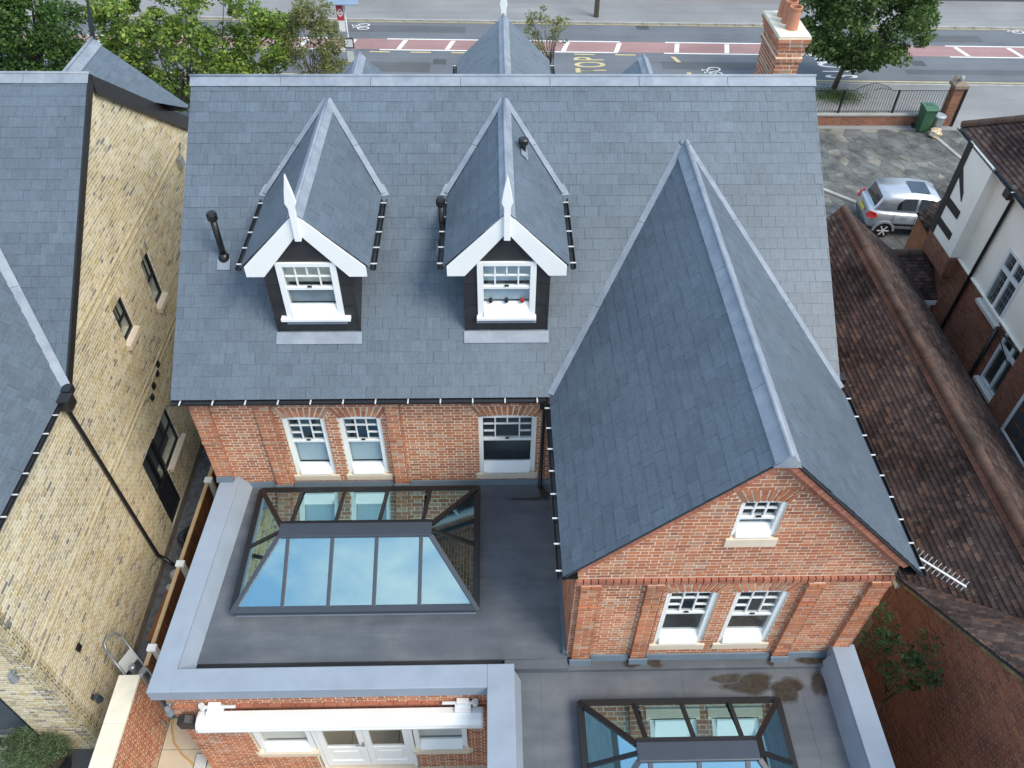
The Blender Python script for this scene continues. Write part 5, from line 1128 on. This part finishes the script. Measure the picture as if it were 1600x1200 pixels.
for x, y in ((12.4, 30.6), (24.6, 26.9), (2.6, 26.4), (26.2, 30.2)): rband('manhole_cover', x, x+.6, y, y+.55, GALVD, .005)
rband('red_strip', -60, 70, 27.93, 29.12, REDR)
for x0, x1 in ((-14, -1.3), (.3, 11.4), (13.55, 24.0), (26.9, 45)):
    rband('white_line', x0, x1, 29.06, 29.16, MARKW, .008); rband('white_line', x0-.25, x1-.25, 27.84, 27.94, MARKW, .008)
for x in (-13.2, -10.8, -8.4, -6, -3.6, -1.35, 1.06, 3.32, 8.75, 11.22, 14.0, 16.36, 18.8, 21.2, 27.45, 29.98):
    s = -.13 if x < 12 else (-.1 if x < 20 else .12)
    mark('hatch_bar', [(x+s-.11, 28.0+rs*x), (x+s+.11, 28.0+rs*x), (x-s+.11, 28.98+rs*x), (x-s-.11, 28.98+rs*x)], MARKW, .008)
for k in range(12):
    x = -4.2+1.9*k
    if x < 12.6: rband('yellow_dash', x, x+.95, 27.60, 27.71, MARKY, .008)
rband('yellow_line', -60, 70, 31.10, 31.20, MARKY, .008); rband('yellow_line', -60, 70, 25.18, 25.28, MARKY, .008)
mark('yellow_bar', [(13.75, 26.55), (13.95, 26.55), (13.75, 27.15), (13.55, 27.15)], MARKY, .008); mark('yellow_bar', [(14.0, 25.0), (14.2, 25.0), (14.2, 25.5), (14.0, 25.5)], MARKY, .008)
def lettering(txt, xb, xt, y0, dy, mat, cap=.72):
    for i, ch_ in enumerate(txt):
        c = bpy.data.curves.new('lettering', 'FONT'); c.body = ch_; c.align_x = 'CENTER'; o = bpy.data.objects.new('lettering', c); C.objects.link(o); c.materials.append(mat); c.offset = .012
        X, Yc = rpt(xb, y0+dy*(i+.5)); X2, _ = rpt(xt, y0); h = abs(X2-X)
        o.location = (X, Yc, rz+.009); o.rotation_euler = (0, 0, rad(90)); o.scale = (dy/.78, h/cap, 1); o.parent = RW
lettering('STOP', 10.40, 8.98, 24.80, .60, MARKY); lettering('SLOW', 21.6, 20.15, 24.80, .60, MARKW)
def bike(x, y, sx, sy):
    m = MB(); P = lambda a, b: np.array((*rpt(x+sx*a, y+sy*b), rz+.01))
    for cx in (-.26, .26):
        for k in range(14):
            t0, t1 = 2*math.pi*k/14, 2*math.pi*(k+1)/14; q = lambda r, t: P(.72-.28*(1+math.cos(t))*.9*r/.25, cx+math.sin(t)*r) if False else P(.2+r*math.cos(t)*1.1, cx+r*math.sin(t))
            m.add([q(.25, t0), q(.25, t1), q(.19, t1), q(.19, t0)], [(0, 1, 2, 3)])
    def ln(a, b, w=.045):
        a, b = np.array(a), np.array(b); d = (b-a)/np.linalg.norm(b-a); n = np.array((-d[1], d[0]))*w/2; m.add([P(*(a+n)), P(*(b+n)), P(*(b-n)), P(*(a-n))], [(0, 1, 2, 3)])
    for a, b in (((.2, -.26), (-.12, -.1)), ((-.12, -.1), (.2, .02)), ((-.12, -.1), (-.12, .18)), ((-.12, .18), (.2, .02)), ((.2, .26), (-.3, .16)), ((-.3, .06), (-.3, .28)), ((-.12, -.1), (-.24, -.13)), ((-.24, -.22), (-.24, -.04)), ((.2, .02), (.2, -.26))): ln(a, b)
    m.build('bicycle_marking', MARKW, RW)
bike(15.1, 25.6, 1.1, .9); bike(-1.2, 30.55, 1.1, .75); bike(31, 30.2, 1.1, .75)
# low walls and house fronts across the street
FW = thing('low_front_wall', (20, ry(20, 35.0), G), 'low red brick garden wall along the far pavement at the top of the view', 'wall')
m = MB().box(14, 60, 34.25, 34.5, G, G+.7).build('wall_core', OLDM, FW); fb = Pieces(); brick_wall(fb, (14, 34.25, 0), (1, 0, 0), (0, -1, 0), 30, G+.02, G+.68); fb.finish('brick', BR, OLD, FW, 0, 'brickwork')
HD = thing('clipped_hedge', (7, 36, G), 'dark clipped hedge on the far side of the street above the slate gable', 'hedge')
leaf_mesh('foliage', LF_DARK, HD, np.stack([RNG.uniform(-6, 13.5, 5000), RNG.uniform(35, 35.8, 5000), RNG.uniform(G, G+1.3, 5000)], 1), .07); MB().box(-6, 13.5, 35.2, 35.6, G, G+1.1).build('branches', BARK, HD)
PT = thing('telegraph_pole', (10.54, 31.85, G), 'brown wooden pole standing on the far pavement above the slate roof', 'pole')
MB().tube([(10.54, 31.85, G), (10.54, 31.85, 4)], .13, 12, r1=.11).build('pole', plain('weathered_pole', (.19, .16, .12), .9, var=.2, scale=5), PT, smooth=True)
for a in range(4): MB().box(10.54-.03, 10.54+.03, 31.70, 31.73, G+.9+.5*a, G+.94+.5*a).build('step_iron', GALV, PT)
# driveway of crazy paving
DW = st_('driveway', MB().prism([(11.04, 9.9, G-.1), (17.2, 9.9, G-.1), (17.9, 9.4, G-.1), (30, 9.4, G-.1), (30, 20.55, G-.1), (11.04, 21.2, G-.1)], (0, 0, .085)), plain('pale_paving_joint', (.24, .225, .19), .95, var=.25, scale=2))
PST = pieces('crazy_paving', [(0, (.105, .11, .108)), (.4, (.15, .152, .145)), (.7, (.12, .125, .125)), (.92, (.185, .178, .158)), (1, (.23, .215, .185))], dirt=.5, dscale=1.6, bump=.5, fine=18)
def clip(poly, p, n):
    out = []
    for i in range(len(poly)):
        a, b = poly[i], poly[(i+1) % len(poly)]; da, db = (a-p)@n, (b-p)@n
        if da <= 0: out.append(a)
        if da*db < 0: out.append(a+(b-a)*da/(da-db))
    return out
pts = []
for i in range(32):
    for j in range(26):
        pts.append((12.2+.45*i+random.uniform(-.42, .42), 9.8+.42*j+random.uniform(-.36, .36)))
pts = np.array(pts); cells = []
for i, p in enumerate(pts):
    poly = [p+np.array(q) for q in ((-.8, -.8), (.8, -.8), (.8, .8), (-.8, .8))]
    for j in np.argsort(((pts-p)**2).sum(1))[1:16]:
        d = pts[j]-p; L_ = np.linalg.norm(d); poly = clip(poly, p+d/2-d/L_*.010, d/L_)
        if len(poly) < 3: break
    if len(poly) >= 3 and p[1] < 20.4: cells.append((p, poly))
sc_ = sorted(range(len(cells)), key=lambda i: -(1e6*(8 < proj((*cells[i][0], G))[0] < 1592 and proj((*cells[i][0], G))[0] > 1275)-np.linalg.norm(np.append(cells[i][0], G)-CAM)))
rest = MB(); keep = set(sc_[:300])
for i, (p, poly) in enumerate(cells):
    h = random.uniform(.008, .02); m = MB().prism([(x, y, G-.016) for x, y in poly], (0, 0, h)) if i in keep else None
    if m: m.build('paving_stone', PST, DW)
    else: rest.prism([(x, y, G-.016) for x, y in poly], (0, 0, h))
o = rest.build('paving_stones', PST, DW); o['kind'] = 'stuff'
MB().prism([(17.0, 15.95, G-.02), (17.08, 16.08, G-.02), (18.28, 14.98, G-.02), (18.2, 14.85, G-.02)], (0, 0, .10)).build('edging_kerb', KERB, DW)
MB().prism([(22.9, 19.9, G-.02), (23.05, 19.95, G-.02), (23.6, 17.2, G-.02), (23.45, 17.2, G-.02)], (0, 0, .05)).build('edging_kerb', KERB, DW)
# boundary wall with railings, gate pier
BW = thing('railing_wall', (20, 20.7, G), 'low red brick boundary wall topped with black iron railings beside the pavement', 'railing')
FY = 20.62
MB().box(17.4, 23.55, FY, FY+.22, G, G+.42).build('wall_core', OLDM, BW)
bw = Pieces(); brick_wall(bw, (17.4, FY, 0), (1, 0, 0), (0, -1, 0), 6.15, G+.01, G+.42); bw.finish('brick', BR, pieces('weathered_red_brick', [(0, (.27, .11, .065)), (.5, (.33, .14, .08)), (1, (.22, .09, .06))]), BW, 160, 'brickwork')
MB().box(17.4, 23.55, FY-.04, FY+.26, G+.42, G+.50).build('coping', KERB, BW, bevel=.01)
fyc = FY+.11; z0, z1 = G+.50, G+1.42
barm = MB().tube([(0, 0, 0), (0, 0, 1)], .009, 5).mesh('bar', BLACK)
for k in range(56):
    x = 17.45+.11*k; h = z1-z0
    if 19.6 < x < 21.2: h += .30*math.sin(math.pi*(x-19.6)/1.6)
    linkobj('bar', barm, BW, Matrix.Translation((x, fyc, z0)) @ Matrix.Diagonal((1, 1, h+.02, 1)))
MB().box(17.4, 19.6, fyc-.012, fyc+.012, z1, z1+.02).box(21.2, 23.5, fyc-.012, fyc+.012, z1, z1+.02).box(17.4, 23.5, fyc-.012, fyc+.012, z0+.06, z0+.08).tube([(19.6+1.6*i/12, fyc, z1+.01+.30*math.sin(math.pi*i/12)) for i in range(13)], .013, 6).tube([(21.05, fyc, z1+.05), (20.7, fyc, z1+.12), (20.4, fyc, z1+.03)], .011, 6).build('rail', BLACK, BW)
for x in (19.25, 21.45): MB().box(x-.03, x+.03, fyc-.03, fyc+.03, z0, z1+.03).build('post', BLACK, BW)
GP_ = thing('gate_pier', (23.75, 20.75, G), 'brick gate pier with a stone cap at the end of the iron railings', 'pier')
MB().box(23.56, 23.96, 20.56, 20.96, G, G+1.6).build('shaft', OLDM, GP_); gp = Pieces()
brick_wall(gp, (23.56, 20.56, 0), (1, 0, 0), (0, -1, 0), .4, G+.01, G+1.6); brick_wall(gp, (23.56, 20.96, 0), (0, -1, 0), (-1, 0, 0), .4, G+.01, G+1.6)
gp.finish('brick', BR, pieces('pier_brick', [(0, (.27, .11, .065)), (.5, (.33, .14, .08)), (1, (.22, .09, .06))]), GP_, 120, 'brickwork')
MB().box(23.48, 24.04, 20.48, 21.04, G+1.6, G+1.72).prism([(23.5, 20.5, G+1.72), (24.02, 20.5, G+1.72), (23.76, 20.76, G+1.86)], (0, .5, 0)).build('cap', plain('worn_cap', (.22, .17, .13), .9, var=.35, scale=6), GP_)
MB().lathe((23.76, 20.76, G+1.8), [(.05, 0), (.10, .1), (.09, .18), (.03, .24)], 10).build('finial', KERB, GP_); MB().box(23.97, 24.06, 20.52, 20.62, G, G+1.6).build('gate_post', BLACK, GP_)
# wheelie bin, dustbin, bag
GB_ = plain('green_plastic', (.035, .10, .05), .45, var=.1); WB = thing('wheelie_bin', (22.62, 20.15, G), 'dark green wheelie bin standing against the railing wall on the paved drive', 'bin')
a = rad(-6); m = MB(); bx, by = 22.62, 20.20
b0 = [(-.19, -.22), (.19, -.22), (.19, .22), (-.19, .22)]; b1 = [(-.25, -.30), (.25, -.30), (.25, .30), (-.25, .30)]
m.add([(bx+x, by+y, G+.06) for x, y in b0]+[(bx+x, by+y, G+.98) for x, y in b1], [(3, 2, 1, 0), (4, 5, 6, 7), (0, 1, 5, 4), (1, 2, 6, 5), (2, 3, 7, 6), (3, 0, 4, 7)]); m.build('body', GB_, WB, bevel=.02)
MB().prism([(bx-.27, by-.34, G+.985), (bx-.27, by-.34, G+1.02), (bx-.27, by+.0, G+1.09), (bx-.27, by+.33, G+1.06), (bx-.27, by+.33, G+.985)], (.54, 0, 0)).build('lid', plain('green_lid', (.055, .135, .075), .4, var=.08), WB, bevel=.015)
MB().tube([(bx-.24, by+.36, G+.98), (bx+.24, by+.36, G+.98)], .02, 8).build('handle', GB_, WB)
MB().box(bx-.13, bx+.13, by-.02, by+.16, G+1.085, G+1.10).build('lid_grip', GB_, WB)
for x in (-.27, .22): MB().tube([(bx+x, by+.27, G+.10), (bx+x+.05, by+.27, G+.10)], .10, 14).build('wheel', BLACK, WB)
DB = thing('dustbin', (23.2, 20.2, G), 'round grey galvanised dustbin beside the green wheelie bin', 'bin')
MB().lathe((23.2, 20.25, G), [(.19, 0), (.23, .58), (.235, .60)], 20).build('body', GALV, DB, smooth=False); MB().lathe((23.2, 20.25, G+.60), [(.25, 0), (.25, .03), (.18, .07), (.05, .085)], 20).build('lid', plain('bin_lid', (.40, .44, .47), .4, .3), DB)
bgm = bmesh.new(); bmesh.ops.create_icosphere(bgm, subdivisions=3, radius=.24)
for v in bgm.verts: n = math.sin(v.co.x*19)*math.cos(v.co.y*23+1)*.03+math.sin(v.co.z*27+v.co.x*11)*.025; v.co *= 1+n/.24; v.co.z = v.co.z*.8+.17
me = bpy.data.meshes.new('rubbish_bag'); bgm.to_mesh(me); bgm.free(); bb = NB('crumpled_bag'); me.materials.append(bb.bsdf(bb.ramp(bb.noise(9, 5), [(.35, (.38, .24, .12)), (.5, (.62, .48, .30)), (.7, (.75, .70, .60))]), .5))
o = bpy.data.objects.new('rubbish_bag', me); C.objects.link(o); o.location = (22.98, 19.72, G); tag(o, 'tied pale orange and white rubbish bag on the ground in front of the grey dustbin', 'bag')
# ================================================================ THE SILVER CAR
CR = thing('parked_car', (19.6, 13.6, G), 'silver five door hatchback parked on the crazy paving seen from its rear corner', 'car')
CR.rotation_euler = (0, 0, 0)
SIL = NB('silver_car_paint'); SIL = SIL.bsdf((.50, .53, .57), .28, .55, .6)
CG = glass('car_glass', (.10, .12, .13), .10)
cyaw = rad(-5); cO = np.array((17.86, 13.72, G)); cxv = np.array((math.cos(cyaw), math.sin(cyaw), 0)); cyv = np.array((-math.sin(cyaw), math.cos(cyaw), 0))
def cp(x, y, z): return cO+cxv*x+cyv*y+np.array((0, 0, z))
def loft(sections, name, mat, parent, close=True, lv=2):
    bm = bmesh.new(); rows = [[bm.verts.new(cp(*p)) for p in s] for s in sections]; n = len(rows[0])
    for a, b in zip(rows[:-1], rows[1:]):
        for k in range(n): bm.faces.new((a[k], a[(k+1) % n], b[(k+1) % n], b[k]))
    bm.faces.new(rows[0][::-1]); bm.faces.new(rows[-1]); bmesh.ops.recalc_face_normals(bm, faces=bm.faces)
    me = bpy.data.meshes.new(name); bm.to_mesh(me); bm.free(); me.materials.append(mat); me.polygons.foreach_set('use_smooth', [True]*len(me.polygons)); o = bpy.data.objects.new(name, me); C.objects.link(o); attach(o, parent)
    if lv: s = o.modifiers.new('s', 'SUBSURF'); s.levels = lv; s.render_levels = lv
    return o
def sec(x, w, zb, zs, zt, wt): return [(x, -w*.93, zb), (x, -w, (zb+zs)/2), (x, -w, zs), (x, -wt, zt), (x, -wt*.4, zt+.015), (x, wt*.4, zt+.015), (x, wt, zt), (x, w, zs), (x, w, (zb+zs)/2), (x, w*.93, zb)]
loft([sec(.03, .62, .30, .62, .90, .55), sec(.08, .74, .24, .66, .95, .68), sec(.35, .81, .20, .72, .97, .74), sec(1.0, .83, .18, .76, .95, .75), sec(2.3, .83, .18, .75, .93, .75), sec(2.9, .82, .18, .73, .92, .72), sec(3.5, .79, .20, .68, .80, .62), sec(3.75, .68, .26, .58, .66, .5), sec(3.80, .6, .30, .5, .58, .42)], 'body', SIL, CR)
loft([[(.16, -.60, .90), (.16, .60, .90), (.20, .58, .96), (.20, -.58, .96)], [(.30, -.62, .95), (.30, .62, .95), (.42, .55, 1.42), (.42, -.55, 1.42)], [(.55, -.66, .95), (.55, .66, .95), (.62, .555, 1.47), (.62, -.555, 1.47)], [(1.5, -.68, .94), (1.5, .68, .94), (1.4, .57, 1.49), (1.4, -.57, 1.49)], [(2.3, -.68, .93), (2.3, .68, .93), (2.02, .55, 1.44), (2.02, -.55, 1.44)], [(2.85, -.66, .92), (2.85, .66, .92), (2.25, .50, 1.36), (2.25, -.50, 1.36)], [(2.98, -.62, .91), (2.98, .62, .91), (2.9, .58, .95), (2.9, -.58, .95)]], 'cabin', SIL, CR, lv=0)
def cquad(name, pts, mat, th=.012):
    P = [cp(*p) for p in pts]; n = np.cross(P[1]-P[0], P[-1]-P[0]); n /= np.linalg.norm(n); MB().prism([p+n*.006 for p in P], n*th).build(name, mat, CR, bevel=.004)
for s in (-1, 1):
    o_ = (lambda L_: L_ if s < 0 else L_[::-1])
    S_ = lambda x, z: (x, s*(.685-(z-.94)*.205), z)
    cquad('side_window', o_([S_(.88, 1.0), S_(1.50, .99), S_(1.50, 1.40), S_(1.08, 1.38), S_(.93, 1.25)]), CG); cquad('side_window', o_([S_(1.60, .99), S_(2.45, .98), S_(2.10, 1.33), S_(1.95, 1.38), S_(1.60, 1.40)]), CG)
    MB().obox(cp(.75, s*.835-.012, .50), cxv*1.95, cyv*.024, (0, 0, .07)).build('rub_strip', BLACK, CR)
    for x in (1.1, 1.95): MB().obox(cp(x, s*.828-.012, .80), cxv*.17, cyv*.024, (0, 0, .03)).build('door_handle', SIL, CR)
    for x in (1.53, 2.5, .82): MB().obox(cp(x, s*.826-.006, .30), cxv*.008, cyv*.012, (0, 0, .62)).build('door_seam', BLACK, CR)
    MB().prism([cp(.02, s*.50, .72), cp(.02, s*.66, .70), cp(.10, s*.76, .72), cp(.30, s*.80, .80), cp(.24, s*.76, .92), cp(.06, s*.60, .90)], cxv*-.03+cyv*s*.035).build('tail_light', plain('red_lens', (.55, .02, .02), .15), CR, bevel=.01)
    MB().obox(cp(2.32, s*.80-(.12 if s < 0 else 0), .93), cxv*.12, cyv*.14, (0, 0, .12)).build('door_mirror', BLACK, CR, bevel=.02)
    for x in (.62, 3.06):
        c = cp(x, s*.74, .285); w = MB(); 
        for r0, a, b in ((.285, -.08, .09),): w.tube([c+cyv*a, c+cyv*b], r0, 24)
        wl = w.build('wheel', plain('tyre_rubber', (.018, .018, .019), .85), CR)
        MB().tube([c+cyv*s*.088, c+cyv*s*.098], .20, 20).build('rim', BLACK, wl)
        for k in range(6):
            t = k*math.pi/3; dv = cxv*math.cos(t)+np.array((0, 0, math.sin(t))); pv_ = np.cross(dv, cyv); MB().obox(c+cyv*s*.099-pv_*.022, dv*.195, pv_*.044, cyv*s*.014).build('spoke', CLIP, wl)
        MB().tube([c+cyv*s*.10, c+cyv*s*.118], .05, 12).build('hub', CLIP, wl)
        m = MB()
        for k in range(9):
            t0, t1 = math.pi*k/9, math.pi*(k+1)/9; q = lambda r, t, e: cp(x+r*math.cos(t), s*(.80+e), .285+r*math.sin(t)); m.prism([q(.30, t0, 0), q(.30, t1, 0), q(.37, t1, 0), q(.37, t0, 0)], cyv*s*.05)
        m.build('wheel_arch', SIL, CR)
cquad('rear_window', [(.235, .50, 1.0), (.235, -.50, 1.0), (.37, -.47, 1.38), (.37, .47, 1.38)], CG, .02)
cquad('windscreen', [(2.86, -.56, .97), (2.86, .56, .97), (2.27, .46, 1.36), (2.27, -.46, 1.36)], CG)
cquad('sunroof', [(1.30, -.36, 1.49), (1.92, -.36, 1.463), (1.92, .36, 1.463), (1.30, .36, 1.49)], CG)
loft([[(-.03, -.66, .28), (-.03, .66, .28), (-.03, .66, .52), (-.03, -.66, .52)], [(.10, -.80, .24), (.10, .80, .24), (.10, .80, .55), (.10, -.80, .55)], [(.34, -.835, .24), (.34, .835, .24), (.34, .835, .52), (.34, -.835, .52)]], 'bumper', plain('grey_bumper', (.05, .055, .06), .6), CR, lv=1)
cquad('number_plate', [(-.005, .26, .66), (-.005, -.26, .66), (.008, -.26, .77), (.008, .26, .77)], plain('yellow_plate', (.62, .48, .06), .4), .02)
# ================================================================ BUS STOP
BS = thing('bus_stop', (-.93, 24.86, G), 'bus stop pole with a solar panel, red ringed sign and grey timetable case', 'bus stop')
K = .98; fp = lambda x, z: (CAM[0]+(x-CAM[0])*K, CAM[2]+(z-CAM[2])*K)
by = 24.86; px, pz = fp(-.925, -.45)
MB().tube([(px, by, G), (px, by, pz+.05)], .035, 10).build('pole', CLIP, BS, smooth=True)
MB().prism([(px-.62, by-.30, pz+.02), (px+.62, by-.30, pz+.02), (px+.62, by+.30, pz+.16), (px-.62, by+.30, pz+.16)], (0, 0, .03)).build('solar_panel', plain('solar_panel_glass', (.20, .27, .36), .2), BS)
sg = MB().box(px-.34, px-.06, by-.02, by+.02, pz-.70, pz-.08).build('sign_panel', plain('red_panel', (.55, .05, .06), .5), BS)
MB().box(px-.32, px-.06, by-.018, by+.018, pz-1.15, pz-.70).build('sign_panel', WHITE, BS)
rg = MB(); cz = pz-.38
for k in range(20):
    t0, t1 = 2*math.pi*k/20, 2*math.pi*(k+1)/20; q = lambda r, t: (px-.20+r*.68*math.cos(t), by-.022, cz+r*math.sin(t)); rg.prism([q(.10, t0), q(.10, t1), q(.16, t1), q(.16, t0)], (0, -.004, 0))
rg.box(px-.325, px-.075, by-.029, by-.023, cz-.035, cz+.035); rg.build('ring_emblem', WHITE, BS)
MB().box(px-.20, px+.22, by-.06, by-.0, pz-1.85, pz-1.40).build('timetable_case', ALU, BS, bevel=.01); MB().box(px-.15, px+.17, by-.064, by-.061, pz-1.79, pz-1.46).build('timetable', CLIP, BS)
c2 = MB().box(px-.17, px+.20, by-.055, by-.0, pz-2.75, pz-1.90).build('timetable_case', GALV, BS, bevel=.01); MB().box(px-.13, px+.16, by-.06, by-.056, pz-2.70, pz-1.96).build('timetable', plain('timetable_sheet', (.5, .53, .53), .5), BS)
# ================================================================ TREES
tree('street_tree', (-12.6, 22.2, G), (-12.6, 21.8, .1), (2.3, 2.0, 2.6), 95, 260, .55, LF_DARK, .085, 'dark green street tree at the top left beyond the yellow brick house', tr=.16)
tree('street_tree', (-5.8, 20.8, G), (-5.8, 20.6, .1), (3.7, 1.7, 2.4), 135, 190, .50, LF_LIME, .085, 'broad yellow green multi stemmed tree behind the roofs at the top left', trunks=6, tr=.07, limbs=10, spread=.8)
tree('street_shrub', (-1.5, 21.0, G), (-1.5, 20.9, -.35), (1.3, .9, 1.95), 60, 130, .36, LF_OLIVE, .058, 'thin olive green shrub beside the bus stop pole', 'shrub', trunks=5, tr=.035, limbs=9)
tree('street_shrub', (7.6, 23.2, G), (7.45, 23.0, -.55), (.85, .7, .95), 30, 60, .26, LF_OLIVE, .045, 'sparse twiggy shrub by the road to the right of the slate front gable', 'shrub', trunks=6, tr=.022, limbs=10, shell=.3)
tree('street_tree', (20.24, 24.0, G), (20.65, 23.5, .0), (2.75, 2.1, 2.35), 150, 210, .48, LF_MID, .085, 'dark green street tree with a leaning trunk beside the chimney', tr=.13)
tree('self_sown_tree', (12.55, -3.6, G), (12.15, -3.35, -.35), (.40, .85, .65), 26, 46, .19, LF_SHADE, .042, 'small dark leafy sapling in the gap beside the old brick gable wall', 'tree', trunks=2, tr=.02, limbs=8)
GR = leaf_mesh('grass', leaf_mat('grass_blade', [(0, (.06, .12, .02)), (1, (.16, .24, .05))]), None, np.stack([RNG.normal(20.1, .55, 2500), RNG.normal(23.2, .35, 2500), np.full(2500, G+.03)], 1), .06, aspect=.15, up=-.2); GR['kind'] = 'stuff'; 
for pre, grp in (('street_tree', 'trees along the street'), ('street_shrub', 'shrubs along the street'), ('wall_lamp', 'grey lamps on the house walls'), ('tv_aerial', 'silver television aerials'), ('trinket', 'ornaments on the open dormer sill')):
    for o in C.objects:
        if o.name.split('.')[0] == pre: o['group'] = grp
